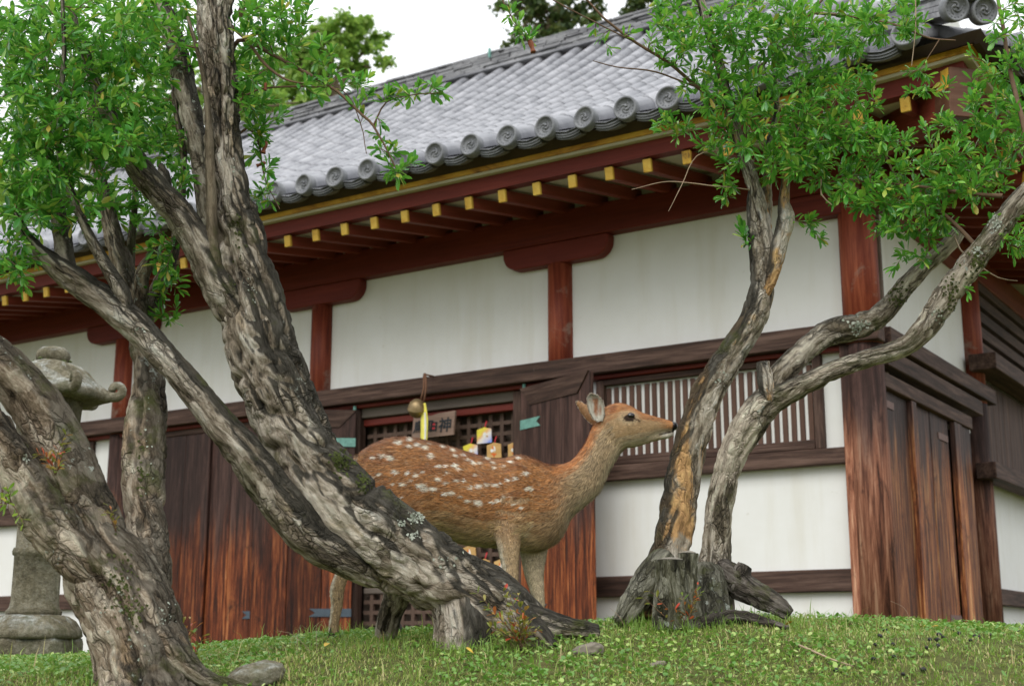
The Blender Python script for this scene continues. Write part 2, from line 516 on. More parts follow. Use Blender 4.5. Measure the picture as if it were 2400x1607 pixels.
def m_bark(name, dark, mid, light, patch, lich=0.62, blackside=0.0, moss=0.0, patchlim=(0.60, 0.66), seed=0.0, cr=0.75, bx=0.35):
    t = NT(name)
    fl = t.attr('flow')
    mp = t.n('ShaderNodeMapping')
    mp.inputs['Location'].default_value = (seed, seed * 1.7, seed * 0.6)
    t.l(fl, mp.inputs['Vector'])
    fl = mp.outputs[0]
    wob = t.n('ShaderNodeTexNoise')
    wob.inputs['Scale'].default_value = 22
    wob.inputs['Detail'].default_value = 4
    t.l(fl, wob.inputs['Vector'])
    vm = t.n('ShaderNodeVectorMath', operation='MULTIPLY_ADD')
    t.l(wob.outputs['Color'], vm.inputs[0])
    vm.inputs[1].default_value = (0.05, 0.05, 0.05)
    t.l(fl, vm.inputs[2])
    warp = vm.outputs[0]
    mpf = t.n('ShaderNodeMapping')
    mpf.inputs['Scale'].default_value = (1, 1, 0.30)
    t.l(warp, mpf.inputs['Vector'])
    a = t.noise(mpf.outputs[0], 58, 8, 0.78, 0.3)          # fibres
    b = t.noise(fl, 9, 5, 0.65, 0.3)
    def voro(feature, scale):
        nd = t.n('ShaderNodeTexVoronoi', feature=feature)
        nd.inputs['Scale'].default_value = scale
        t.l(warp, nd.inputs['Vector'])
        return nd
    ve = voro('DISTANCE_TO_EDGE', 30).outputs['Distance']
    ve2 = voro('DISTANCE_TO_EDGE', 66).outputs['Distance']
    vc = t.n('ShaderNodeSeparateColor')
    t.l(voro('F1', 30).outputs['Color'], vc.inputs[0])
    ht = t.attr('ht', 'Fac')
    fac = t.math('ADD', t.math('MULTIPLY', a, 0.56), t.math('MULTIPLY', b, 0.26))
    fac = t.math('ADD', fac, t.math('MULTIPLY', vc.outputs[0], 0.12))
    fac = t.math('ADD', fac, t.math('MULTIPLY', ht, 0.06))
    c = t.ramp(fac, [(0.38, dark), (0.475, mid), (0.57, light), (0.68, tuple(min(0.75, x * 1.35) for x in light))])
    crack = t.math('MAXIMUM', t.ramp(ve, [(0.0, 1.0), (0.075, 0.0)]), t.math('MULTIPLY', t.ramp(ve2, [(0.0, 1.0), (0.10, 0.0)]), 0.75))
    crn = t.math('MULTIPLY', crack, t.ramp(t.noise(fl, 14, 3, 0.6), [(0.42, 0.0), (0.58, cr)]))
    c = t.mix(crn, c, tuple(x * 0.8 for x in dark))
    big = t.noise(fl, 8.0, 4, 0.6, 0.4)
    bigf = t.math('ADD', t.math('MULTIPLY', big, 0.72), t.math('MULTIPLY', a, 0.28))
    c = t.mix(t.ramp(bigf, [(patchlim[0], 0.0), (patchlim[1], 1.0)]), c,
              t.ramp(a, [(0.36, tuple(x * 0.35 for x in patch)), (0.5, patch), (0.64, tuple(min(0.8, x * 1.5) for x in patch))]))
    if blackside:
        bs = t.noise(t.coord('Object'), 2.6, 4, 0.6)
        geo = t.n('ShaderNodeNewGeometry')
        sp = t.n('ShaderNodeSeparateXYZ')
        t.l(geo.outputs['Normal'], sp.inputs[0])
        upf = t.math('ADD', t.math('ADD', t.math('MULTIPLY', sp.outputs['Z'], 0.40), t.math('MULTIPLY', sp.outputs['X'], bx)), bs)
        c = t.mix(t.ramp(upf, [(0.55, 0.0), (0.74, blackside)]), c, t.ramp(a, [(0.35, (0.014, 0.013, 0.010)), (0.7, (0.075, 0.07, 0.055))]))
    ln = t.noise(t.coord('Object'), 30, 5, 0.7)
    l2 = t.noise(t.coord('Object'), 3.1, 3, 0.5)
    lf = t.ramp(t.math('ADD', t.math('MULTIPLY', ln, 0.6), t.math('MULTIPLY', l2, 0.45)), [(lich, 0.0), (lich + 0.035, 1.0)])
    c = t.mix(lf, c, (0.40, 0.43, 0.37))
    if moss:
        mn = t.noise(t.coord('Object'), 5.5, 5, 0.7)
        c = t.mix(t.ramp(mn, [(0.60 - 0.12 * moss, 0.0), (0.72 - 0.1 * moss, 0.8)]), c, (0.075, 0.085, 0.022))
    hgt = t.math('SUBTRACT', t.math('MULTIPLY', a, 1.2), t.math('MULTIPLY', crn, 0.8))
    t.bump(hgt, 1.0, 0.022)
    return t.done(c, 0.9, 0.15)

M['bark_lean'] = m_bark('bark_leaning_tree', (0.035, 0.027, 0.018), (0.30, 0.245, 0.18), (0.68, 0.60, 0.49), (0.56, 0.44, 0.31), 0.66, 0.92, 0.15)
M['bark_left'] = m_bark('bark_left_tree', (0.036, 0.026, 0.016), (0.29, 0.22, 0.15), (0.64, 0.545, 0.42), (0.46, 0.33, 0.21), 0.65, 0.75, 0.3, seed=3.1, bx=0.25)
M['bark_right'] = m_bark('bark_right_tree', (0.035, 0.028, 0.020), (0.34, 0.28, 0.205), (0.72, 0.65, 0.54), (0.62, 0.36, 0.16), 0.67, 0.9, 0.1, (0.51, 0.56), seed=7.7, cr=0.65, bx=-0.42)
M['bark_moss'] = m_bark('bark_mossy_limb', (0.03, 0.025, 0.017), (0.22, 0.18, 0.125), (0.60, 0.53, 0.43), (0.60, 0.51, 0.40), 0.64, 0.85, 0.45, (0.53, 0.57), seed=11.0, cr=0.7, bx=0.12)
t = NT('lichen')
c = t.ramp(t.noise(t.coord('Object'), 60, 4, 0.7), [(0.35, (0.22, 0.25, 0.19)), (0.65, (0.46, 0.48, 0.41))])
M['lichen'] = t.done(c, 0.95, 0.1)
M['flake'] = m_plain('bark_flake', (0.33, 0.25, 0.18), 0.9, 0.5, 40)
M['bark_smooth'] = m_plain('bark_smooth_stem', (0.17, 0.13, 0.085), 0.8, 0.35, 26)
M['bark_young'] = m_bark('bark_young_stem', (0.06, 0.044, 0.028), (0.17, 0.13, 0.085), (0.33, 0.27, 0.19), (0.24, 0.18, 0.12), 0.70, 0.4, 0.3, seed=21.0, cr=0.25)
M['twig'] = m_plain('twig_bark', (0.14, 0.085, 0.05), 0.8, 0.35, 30)
M['deadtwig'] = m_plain('dead_twig', (0.34, 0.25, 0.17), 0.8, 0.3, 30)
M['bark_stump'] = m_bark('bark_mossy_stump', (0.022, 0.02, 0.014), (0.11, 0.105, 0.065), (0.32, 0.31, 0.24), (0.20, 0.17, 0.12), 0.63, 0.6, 0.5, seed=14.0, bx=0.0)
M['deadwood'] = m_bark('dead_wood', (0.02, 0.017, 0.014), (0.09, 0.075, 0.06), (0.26, 0.23, 0.20), (0.17, 0.14, 0.11), 0.70, 0.3, 0.1, seed=5.0)

def m_leaf(name, stops, trans=0.35, rough=0.27, tcol=(0.22, 0.52, 0.05)):
    t = NT(name)
    r = t.attr('rnd', 'Fac')
    oi = t.n('ShaderNodeObjectInfo')
    rr = t.math('FRACT', t.math('ADD', r, t.math('MULTIPLY', oi.outputs['Random'], 7.0)))
    c = t.ramp(rr, stops)
    t.done(c, rough, 0.5)
    tr = t.n('ShaderNodeBsdfTranslucent')
    t.l(t.mix(0.55, c, tcol), tr.inputs['Color'])
    mx = t.n('ShaderNodeMixShader')
    mx.inputs[0].default_value = trans
    t.l(t.b.outputs[0], mx.inputs[1])
    t.l(tr.outputs[0], mx.inputs[2])
    t.l(mx.outputs[0], t.out.inputs[0])
    return t.m
GREEN = [(0.0, (0.022, 0.13, 0.022)), (0.35, (0.055, 0.245, 0.035)), (0.7, (0.125, 0.37, 0.05)), (0.93, (0.30, 0.50, 0.08)), (1.0, (0.50, 0.38, 0.07))]
M['leaf_l'] = m_leaf('leaf_left', GREEN, 0.38)
M['leaf_r'] = m_leaf('leaf_right', [(0.0, (0.028, 0.15, 0.022)), (0.35, (0.070, 0.275, 0.035)), (0.7, (0.15, 0.41, 0.05)), (0.93, (0.33, 0.53, 0.08)), (1.0, (0.50, 0.36, 0.07))], 0.36)
M['leaf_y'] = m_leaf('leaf_young', [(0.0, (0.16, 0.28, 0.03)), (0.6, (0.30, 0.40, 0.06)), (1.0, (0.45, 0.40, 0.08))], 0.45)
M['leaf_red'] = m_leaf('leaf_red_shoot', [(0.0, (0.10, 0.19, 0.03)), (0.5, (0.22, 0.27, 0.05)), (0.72, (0.34, 0.24, 0.05)), (0.82, (0.50, 0.10, 0.04)), (1.0, (0.55, 0.045, 0.035))], 0.3, 0.4, (0.5, 0.4, 0.08))
M['leaf_far'] = m_leaf('leaf_far_light', [(0.0, (0.12, 0.25, 0.045)), (0.5, (0.20, 0.35, 0.06)), (1.0, (0.32, 0.42, 0.09))], 0.5, 0.6, (0.38, 0.58, 0.10))
M['leaf_con'] = m_leaf('leaf_far_conifer', [(0.0, (0.05, 0.09, 0.035)), (0.6, (0.10, 0.15, 0.045)), (1.0, (0.20, 0.20, 0.06))], 0.35, 0.6, (0.12, 0.2, 0.06))
M['grass'] = m_leaf('grass_blade', [(0.0, (0.16, 0.29, 0.05)), (0.45, (0.28, 0.42, 0.08)), (0.78, (0.42, 0.50, 0.13)), (0.92, (0.58, 0.53, 0.25)), (1.0, (0.44, 0.28, 0.15))], 0.4, 0.5, (0.3, 0.45, 0.06))
M['clover'] = m_leaf('clover_leaf', [(0.0, (0.09, 0.22, 0.035)), (0.6, (0.20, 0.37, 0.065)), (0.9, (0.34, 0.47, 0.11)), (1.0, (0.46, 0.55, 0.20))], 0.3, 0.45, (0.25, 0.5, 0.06))
t = NT('turf_soil')
v = t.coord('Object')
f = t.noise(v, 16, 7, 0.75)
c = t.ramp(f, [(0.3, (0.05, 0.042, 0.02)), (0.5, (0.10, 0.105, 0.035)), (0.7, (0.15, 0.18, 0.05))])
c = t.mix(t.ramp(t.noise(v, 3.5, 5, 0.65), [(0.60, 0.0), (0.70, 0.8)]), c, (0.14, 0.085, 0.05))
t.bump(f, 0.8, 0.03)
M['soil'] = t.done(c, 0.95, 0.1)
M['rock'] = m_plain('field_stone', (0.19, 0.165, 0.13), 0.9, 0.55, 14)
M['dropping'] = m_plain('dark_pellet', (0.013, 0.011, 0.011), 0.55, 0.3, 40, 0.4)
M['fruit'] = m_plain('dry_pomegranate_flower', (0.24, 0.075, 0.035), 0.6, 0.45, 40)
# deer
t = NT('deer_coat')
M['skin'] = t.done(t.attr('col', 'Color'), 0.85, 0.15)
t = NT('deer_hair')
M['fur'] = t.done(t.attr('col', 'Color'), 0.6, 0.25)
t = NT('deer_eye')
M['eye'] = t.done((0.006, 0.004, 0.003), 0.06, 0.6)
M['nose'] = m_plain('deer_nose', (0.014, 0.012, 0.012), 0.3, 0.2, 60, 0.5)
M['hoof'] = m_plain('deer_hoof', (0.03, 0.025, 0.02), 0.5, 0.2, 30)
# ------------------------------------------------------------------ the temple hall
S = 0.88                                      # metres per building unit
C0 = np.array([2.793, 10.6, 0.0])             # corner column, building units, from the eye
UD = np.array([-0.84021, 0.54226, 0.0])       # along the front, away from the corner
VD = np.array([0.54226, 0.84021, 0.0])        # along the side, into depth
DV, DU = C0.dot(VD), C0.dot(UD)
ROTZ = math.atan2(-0.54226, 0.84021)
root = thing('temple_hall', 'long white-walled temple hall with red posts, brown doors and grey tiled roof', 'temple', tuple(C0 * S))
root.rotation_euler = (0, 0, ROTZ)

def B(u, o, z):
    return (-u * S, -o * S, z * S)
def BW(u, o, z):
    return (C0 + UD * u - VD * o + np.array([0, 0, z])) * S
def pl(u, z, o):
    """reading taken on the wall plane -> position on a plane that stands o proud of it"""
    k = (DV - o) / DV
    return k * (u + DU) - DU, k * z

def bb(name, u0, u1, o0, o1, z0, z1, mat, parent=None, bev=0.006, **kw):
    m = MB()
    m.box(-max(u0, u1) * S, -min(u0, u1) * S, -max(o0, o1) * S, -min(o0, o1) * S, z0 * S, z1 * S)
    return link(name, m.mesh(name, bev), mat, parent or root, **kw)

def column(name, u, o, r, z0, z1, mat):
    m = MB()
    m.lathe([(r * S, z0 * S), (r * S, (z0 + (z1 - z0) * 0.5) * S), (r * S * 0.985, z1 * S)], 28)
    me = m.mesh(name)
    for p in me.polygons:
        p.use_smooth = len(p.vertices) == 4
    return link(name, me, mat, root, (-u * S, -o * S, 0))

POSTS = [0.0, 2.79, 5.63, 8.56, 11.4, 14.2, 17.0]
for i, u in enumerate(POSTS):
    r = 0.15 if i == 0 else 0.122
    column('column', u, 0, r, 2.36, 3.5 if i else 3.9, M['red'])
    column('column_foot', u, 0, r + 0.002, -0.25, 2.36, M['column'])
# plaster above the head rail
for a, b in zip(POSTS[:-1], POSTS[1:]):
    bb('plaster_panel', a + 0.05, b - 0.05, -0.10, 0.0, 2.45, 4.06, M['plaster'], bev=0)
# head rail, wrapping the corner
bb('head_rail', -0.175, 17.1, 0.0, 0.175, 2.365, 2.53, M['brown_h'])
bb('head_rail_underboard', 0.12, 17.0, 0.0, 0.09, 2.325, 2.363, M['red_h'])
# wall beam under the rafters
bb('eave_beam', -0.14, 17.1, -0.1, 0.13, 3.645, 3.93, M['red_h'])
def bracket(u, name='boat_bracket', side=False):
    L, h, n = 0.56, 0.2, 6
    pr = [(-L, 3.643)]
    for k in range(n + 1):
        a = math.pi * 0.5 * k / n
        pr.append((-L + 0.15 * (1 - math.cos(a)), 3.643 - 0.05 - (h - 0.05) * math.sin(a)))
    pr += [(-x, z) for x, z in pr[::-1]]
    m = MB()
    N = len(pr)
    vs = [(x * S, -0.12 * S, z * S) for x, z in pr] + [(x * S, 0.08 * S, z * S) for x, z in pr]
    m.add(vs, [tuple(range(N)), tuple(range(2 * N - 1, N - 1, -1))] + [(k, k + N, (k + 1) % N + N, (k + 1) % N) for k in range(N)])
    return link(name, m.mesh(name, 0.008), M['red_h'], root, (-u * S, 0, 0))
for u in POSTS[1:]:
    bracket(u)
bracket(0.0)

# ---- window bays (the one at the corner, the ones past the doors)
def slat_mesh(h):
    m = MB()
    w = 0.0215
    m.box(-w * S, w * S, -0.014 * S, 0.006 * S, 0.0, h * S)
    return m.mesh('slat', 0.003)
SLAT = slat_mesh(2.255 - 1.64)
SLAT.materials.append(M['slat'])
def window_bay(a, b, wl, wr, slats=True):
    """a<b wall limits; window frame from wl to wr (u grows away from the corner)"""
    bb('plaster_panel', a, b, -0.10, -0.03, -0.2, 2.45, M['plaster'], bev=0)
    for p, q in ((a, wl), (wr, b)):
        if q - p > 0.03:
            bb('plaster_strip', p, q, -0.028, 0.0, 1.50, 2.36, M['plaster'], bev=0)
    bb('plaster_panel', a, b, -0.028, 0.0, 0.60, 1.45, M['plaster'], bev=0)
    bb('plaster_panel', a, b, -0.028, 0.0, -0.2, 0.46, M['plaster'], bev=0)
    bb('waist_rail', a, b, 0.0, 0.09, 1.427, 1.556, M['brown_h'])
    bb('foot_rail', a, b, 0.0, 0.06, 0.443, 0.616, M['brown_h'])
    w = link('lattice_window', None, None, root)
    bb('paper_panel', wl + 0.01, wr - 0.01, -0.028, -0.006, 1.50, 2.34, M['plaster'], w, 0)
    bb('window_frame', wl, wl + 0.075, -0.02, 0.055, 1.558, 2.32, M['brown_v'], w)
    bb('window_frame', wr - 0.075, wr, -0.02, 0.055, 1.558, 2.32, M['brown_v'], w)
    bb('window_frame', wl + 0.075, wr - 0.075, -0.02, 0.052, 2.27, 2.322, M['brown_h'], w)
    bb('window_sill', wl + 0.075, wr - 0.075, -0.02, 0.075, 1.558, 1.60, M['brown_h'], w)
    bb('window_sill', wl + 0.075, wr - 0.075, -0.02, 0.045, 1.60, 1.64, M['brown_h'], w)
    n = int(round((wr - wl - 0.15) / 0.0735))
    for k in range(n):
        u = wl + 0.075 + (k + 0.55) * (wr - wl - 0.15) / n
        o = link('slat', SLAT, None, w, B(u, 0.0, 1.638))
        o.rotation_euler = (0, random.uniform(-0.006, 0.006), 0)
window_bay(0.13, 2.68, 0.345, 2.41)
bb('corner_stile', 0.085, 0.165, 0.0, 0.115, -0.2, 2.36, M['column'])
window_bay(8.70, 11.29, 8.965, 11.05)
window_bay(11.52, 14.1, 11.75, 13.9)
bb('plaster_panel', 14.3, 16.9, -0.10, 0.0, -0.2, 2.45, M['plaster'], bev=0)

# ---- doors
def planks(parent, w, z0, z1, n, mat, y0=-0.025, y1=0.025, x0=0.0, sgn=1):
    cuts = [0] + sorted((k + random.uniform(-0.12, 0.12)) / n for k in range(1, n)) + [1]
    for a, b in zip(cuts[:-1], cuts[1:]):
        m = MB()
        xs = sorted((x0 + sgn * (a * w + 0.002), x0 + sgn * (b * w - 0.002)))
        j = random.uniform(-0.003, 0.003)
        m.box(xs[0] * S, xs[1] * S, (y0 + j) * S, (y1 + j) * S, z0 * S, z1 * S)
        link('plank', m.mesh('plank', 0.004), mat, parent)

def strap(parent, x0, x1, z, h, mat, y, name='hinge_strap'):
    """forked strap hinge on a leaf, fork at x1"""
    m = MB()
    n = 0.06 * (1 if x1 > x0 else -1)
    pr = [(x0, z - h / 2), (x1, z - h / 2), (x1 - n, z), (x1, z + h / 2), (x0, z + h / 2)]
    if x1 < x0:
        pr = pr[::-1]
    N = len(pr)
    vs = [(x * S, (y - 0.009) * S, q * S) for x, q in pr] + [(x * S, (y + 0.004) * S, q * S) for x, q in pr]
    m.add(vs, [tuple(range(N))[::-1], tuple(range(N, 2 * N))] + [(k, (k + 1) % N, (k + 1) % N + N, k + N) for k in range(N)])
    return link(name, m.mesh(name), mat, parent)

def leaf(hu, ho, eu, eo, z0, z1, nm='door_leaf'):
    """door leaf from hinge (hu,ho) to free edge (eu,eo); local +x runs hinge -> edge"""
    L = math.hypot(eu - hu, eo - ho)
    ang = math.atan2(-(eo - ho), -(eu - hu))
    d = link(nm, None, None, root, B(hu, ho, 0), (0, 0, ang))
    flip = -1 if math.cos(ang) < 0 else 1       # the face towards the viewer is -y or +y
    planks(d, L, z0, z1 - 0.004, 3, M['door'])
    ys = -0.025 if flip > 0 else 0.025
    # end batten on the head with mitred corners
    m = MB()
    y_out, y_in = ys * 1.5, ys * 0.9
    pr = [(0.0, z1), (L, z1), (L - 0.16, z1 - 0.17), (0.16, z1 - 0.17)]
    vs = [(x * S, y_out * S, q * S) for x, q in pr] + [(x * S, y_in * S, q * S) for x, q in pr]
    m.add(vs, [(0, 1, 2, 3), (7, 6, 5, 4), (0, 4, 5, 1), (1, 5, 6, 2), (2, 6, 7, 3), (3, 7, 4, 0)])
    link('end_batten', m.mesh('end_batten'), M['brown_h'], d)
    strap(d, 0.0, 0.31, 1.98, 0.085, M['patina'], ys + (0.0 if ys < 0 else 0.007))
    strap(d, 0.0, 0.40, 0.35, 0.075, M['iron'], ys + (0.0 if ys < 0 else 0.007))
    pin = MB()
    pin.lathe([(0.014, (z1 - 0.01) * S), (0.014, (z1 + 0.045) * S)], 8, (0.015, 0))
    link('pivot', pin.mesh('pivot'), M['patina'], d)
    return d, L
leaf(3.14, 0.10, 2.20, 0.50, 0.06, 2.315)
leaf(5.08, 0.10, 5.86, 0.66, 0.05, 2.30)
# opening of the second bay
bb('jamb', 3.14, 3.285, -0.05, 0.05, -0.1, 2.32, M['brown_v'])
bb('jamb', 5.075, 5.225, -0.05, 0.05, -0.1, 2.32, M['brown_v'])
bb('side_board', 2.9, 3.138, -0.06, 0.0, -0.1, 2.36, M['door'])
bb('side_board', 5.227, 5.52, -0.06, 0.0, -0.1, 2.36, M['door'])
bb('door_lintel', 3.287, 5.073, -0.04, 0.03, 2.232, 2.352, M['grey_wood'])
bb('lintel_strip', 3.287, 5.073, -0.06, -0.005, 2.155, 2.223, M['red_h'])
bb('door_sill', 2.9, 8.45, -0.05, 0.16, -0.2, 0.045, M['brown_h'])
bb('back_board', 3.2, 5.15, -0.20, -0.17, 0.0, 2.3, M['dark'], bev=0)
lat = link('lattice_door', None, None, root)
uu = np.arange(3.365, 5.10, 0.1245)
vb = MB(); vb.box(-0.019 * S, 0.019 * S, -0.02 * S, 0.02 * S, 0.05 * S, 2.15 * S)
VB = vb.mesh('bar'); VB.materials.append(M['lattice'])
for u in uu:
    link('lattice_bar', VB, None, lat, B(u, -0.10, 0))
hb = MB(); hb.box(-5.08 * S, -3.28 * S, 0.082 * S, 0.118 * S, -0.018 * S, 0.018 * S)
HB = hb.mesh('rail'); HB.materials.append(M['lattice'])
for k in range(21):
    z = 2.062 - k * 0.1005
    if 0.06 < z:
        link('lattice_rail', HB, None, lat, (0, 0, z * S))
bb('lattice_rail_wide', 3.29, 5.07, -0.115, -0.062, 0.53, 0.585, M['grey_wood'], lat)
# shut doors of the third bay
for hu, eu in ((6.13, 7.085), (8.10, 7.135)):
    d = link('door_leaf', None, None, root, B(hu, 0.035, 0))
    sg = -1 if eu > hu else 1
    planks(d, abs(eu - hu), 0.05, 2.26, 3, M['door'], sgn=sg)
    strap(d, 0.0, sg * 0.31, 1.98, 0.085, M['patina'], -0.025)
    strap(d, 0.0, sg * 0.40, 0.35, 0.075, M['iron'], -0.025)
bb('meeting_stile', 7.06, 7.155, 0.065, 0.10, 0.05, 2.27, M['door'])
bb('jamb', 5.75, 6.12, -0.06, 0.05, -0.1, 2.32, M['door'])
bb('jamb', 8.11, 8.44, -0.06, 0.05, -0.1, 2.32, M['door'])
bb('door_lintel', 6.125, 8.105, -0.05, 0.06, 2.264, 2.355, M['brown_h'])

# ---- side wall (faces away from the front's far end); s = distance from the corner
def sb(name, v0, v1, p0, p1, z0, z1, mat, parent=None, bev=0.006):
    """p = how far it stands proud of the side wall's plane"""
    m = MB()
    m.box(min(p0, p1) * S, max(p0, p1) * S, v0 * S, v1 * S, z0 * S, z1 * S)
    return link(name, m.mesh(name, bev), mat, parent or root)
sb('side_plaster', 0.06, 8.0, -0.10, 0.0, 2.06, 4.0, M['plaster'], bev=0)
sb('side_plaster', 3.2, 8.0, -0.10, -0.002, -0.2, 2.058, M['plaster'], bev=0)
sb('side_head_rail', 0.17, 3.5, 0.0, 0.172, 2.385, 2.532, M['brown_y'])
sb('side_head_rail', 0.15, 3.05, 0.0, 0.145, 2.215, 2.36, M['brown_y'])
sb('side_lintel', 0.15, 2.75, 0.0, 0.11, 2.045, 2.165, M['brown_y'])
sd = link('side_door', None, None, root)
def splank(v0, v1, p, mat, nm='plank'):
    sb(nm, v0 + 0.002, v1 - 0.002, p - 0.05, p, -0.15, 2.043, mat, sd, 0.004)
for a, b, p in ((0.155, 0.29, 0.055), (0.29, 0.58, 0.06), (0.58, 0.86, 0.057), (1.07, 1.50, 0.055), (1.50, 1.80, 0.06), (1.80, 2.07, 0.056)):
    splank(a, b, p, M['sidedoor'])
splank(0.862, 0.99, 0.10, M['sidedoor'], 'stile')
splank(0.99, 1.068, 0.025, M['brown_v'], 'groove_board')
splank(2.072, 2.15, 0.02, M['brown_v'], 'groove_board')
splank(2.15, 2.40, 0.10, M['sidedoor'], 'stile')
splank(2.40, 2.73, 0.085, M['sidedoor'], 'stile')
for v0, z in ((0.17, 1.93), (1.72, 1.86)):
    m = MB(); m.box(0.058 * S, 0.068 * S, v0 * S, (v0 + 0.3) * S, (z - 0.03) * S, (z + 0.03) * S)
    link('hinge_strap', m.mesh('hinge_strap'), M['pinkiron'], sd)
m = MB(); m.box(0.057 * S, 0.068 * S, 1.72 * S, 2.06 * S, 0.20 * S, 0.30 * S)
link('hinge_strap', m.mesh('hinge_strap'), M['pinkiron'], sd)
def scolumn(v, r):
    for nm, z0, z1, mat in (('column', 2.36, 3.9, M['red']), ('column_foot', -0.25, 2.36, M['column'])):
        m = MB(); m.lathe([(r * S, z0 * S), (r * S, z1 * S)], 24)
        me = m.mesh(nm)
        for p in me.polygons:
            p.use_smooth = len(p.vertices) == 4
        link(nm, me, mat, root, (0.01 * S, v * S, 0))
scolumn(3.22, 0.135); scolumn(6.4, 0.135)
sb('side_waist_rail', 2.95, 8.0, 0.06, 0.25, 1.60, 1.755, M['brown_y'])
sb('side_foot_rail', 3.36, 8.0, 0.0, 0.10, 0.43, 0.585, M['brown_y'])
for k in range(14):
    v0 = 3.36 + k * 0.21
    sb('wall_board', v0 + 0.003, v0 + 0.207, 0.0, 0.075 + random.uniform(-0.004, 0.004), 1.757, 2.64, M['brown_v'], bev=0.004)
sb('side_beam', 2.98, 8.0, 0.06, 0.32, 2.66, 2.82, M['brown_y'])
for k in range(6):
    z = 2.90 + k * 0.165
    sb('louvre_slat', 3.37, 8.0, 0.02, 0.11, z, z + 0.112, M['brown_y'], bev=0.003)
sb('side_eave_beam', -0.13, 8.0, -0.1, 0.13, 3.645, 3.93, M['red_y'])

# ---- eaves
def rise(q):
    return 0.085 * max(0.0, (1.0 - q) / 2.3) ** 2
FU = [17.5] + list(np.arange(16, 1.1, -1.5)) + list(np.arange(1.0, -1.05, -0.2))
FV = list(np.arange(-0.9, 1.01, 0.2)) + [2, 3.5, 5, 7, 8]
def eave_strip(name, sec, mat, front=True, side=True):
    m = MB()
    st = []
    if front:
        for u in FU:
            st.append([B(max(u, -o), o, z + rise(u)) for o, z in sec])
    st.append([B(-o, o, z + rise(-o)) for o, z in sec])
    if side:
        for v in FV:
            st.append([(o * S, max(v, -o) * S, (z + rise(v)) * S) for o, z in sec])
    N = len(sec)
    vs = [p for s_ in st for p in s_]
    fs = []
    for i in range(len(st) - 1):
        for k in range(N):
            fs.append((i * N + k, i * N + (k + 1) % N, (i + 1) * N + (k + 1) % N, (i + 1) * N + k))
    fs.append(tuple(range(N))[::-1])
    fs.append(tuple((len(st) - 1) * N + k for k in range(N)))
    m.add(vs, fs)
    return link(name, m.mesh(name), mat, root)
eave_strip('soffit', [(0.0, 4.045), (1.20, 3.825), (1.20, 3.85), (0.0, 4.075)], M['cream'])
eave_strip('eave_board', [(1.06, 3.845), (1.215, 3.822), (1.225, 3.945), (1.07, 3.95)], M['red_h'])
eave_strip('eave_lip', [(1.10, 3.951), (1.285, 3.944), (1.29, 3.966), (1.10, 3.97)], M['cream'])
eave_strip('eave_band', [(1.10, 3.971), (1.305, 3.968), (1.315, 4.006), (1.10, 4.01)], M['goldband'])
eave_strip('roof_board', [(1.05, 4.012), (1.33, 4.008), (1.40, 4.062), (1.05, 4.10)], M['roofboard'])
RSL = math.atan(0.176)
def rafter_mesh(L):
    m = MB(); m.box(-0.034 * S, 0.034 * S, 0.0, L * S, -0.05 * S, 0.05 * S)
    me = m.mesh('rafter', 0.004); me.materials.append(M['red_y']); return me
tm = MB(); tm.box(-0.0362 * S, 0.0362 * S, -0.004, 0.022, -0.053 * S, 0.053 * S)
TIP = tm.mesh('tip', 0.003); TIP.materials.append(M['gold'])
RM = rafter_mesh(1.30)
for k in range(-5, 46):
    u = 0.94 + k * 0.3455
    if u < -1.02:
        continue
    L = 1.30 if u > -0.05 else max(0.12, 1.18 + u)
    r_ = link('rafter', RM if L == 1.30 else rafter_mesh(L), None, root, B(u, 1.175, 3.762 + rise(u)), (RSL, 0, random.uniform(-0.006, 0.006)))
    link('rafter_tip', TIP, None, r_, (0, -0.001, 0))
for k in range(-2, 14):
    v = 0.1 + k * 0.3455
    L = 1.30 if v > -0.05 else max(0.12, 1.18 + v)
    r_ = link('rafter', RM if L == 1.30 else rafter_mesh(L), None, root, (1.175 * S, v * S, (3.762 + rise(v)) * S), (RSL, 0, math.pi / 2))
    link('rafter_tip', TIP, None, r_, (0, -0.001, 0))
# hip rafter with sheathed end under the corner
hr = MB()
hr.box(-0.10 * S, 0.10 * S, 0.0, 1.9 * S, -0.16 * S, 0.16 * S)
hip = link('hip_rafter', hr.mesh('hip_rafter', 0.006), M['red_y'], root, B(-1.10, 1.10, 3.745 + rise(-1.1)), (math.atan(0.13), 0, math.radians(45)))
hc = MB(); hc.box(-0.11 * S, 0.11 * S, -0.16 * S, 0.05 * S, -0.175 * S, 0.175 * S)
link('hip_rafter_cap', hc.mesh('hip_rafter_cap', 0.006), M['copper'], hip)
hg = MB(); hg.box(-0.113 * S, -0.106 * S, -0.14 * S, 0.02 * S, 0.03 * S, 0.172 * S)
link('hip_rafter_gilding', hg.mesh('hip_rafter_gilding'), M['gold'], hip)

# ---- what closes the hall behind its front: inner lining and roof deck
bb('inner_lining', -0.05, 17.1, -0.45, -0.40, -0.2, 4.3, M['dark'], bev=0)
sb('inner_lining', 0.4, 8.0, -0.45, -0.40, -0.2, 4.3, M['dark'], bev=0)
# ---- roof
TS, TU0 = 0.3658, 0.902
OE = 1.5
def prof(d):
    return 4.105 + 0.42 * d + 0.0202 * d * d
def slope(d):
    return math.atan(0.42 + 0.0404 * d)
DR = 8.9
def trise(q, d):
    return rise(q) * math.exp(-d / 1.5)
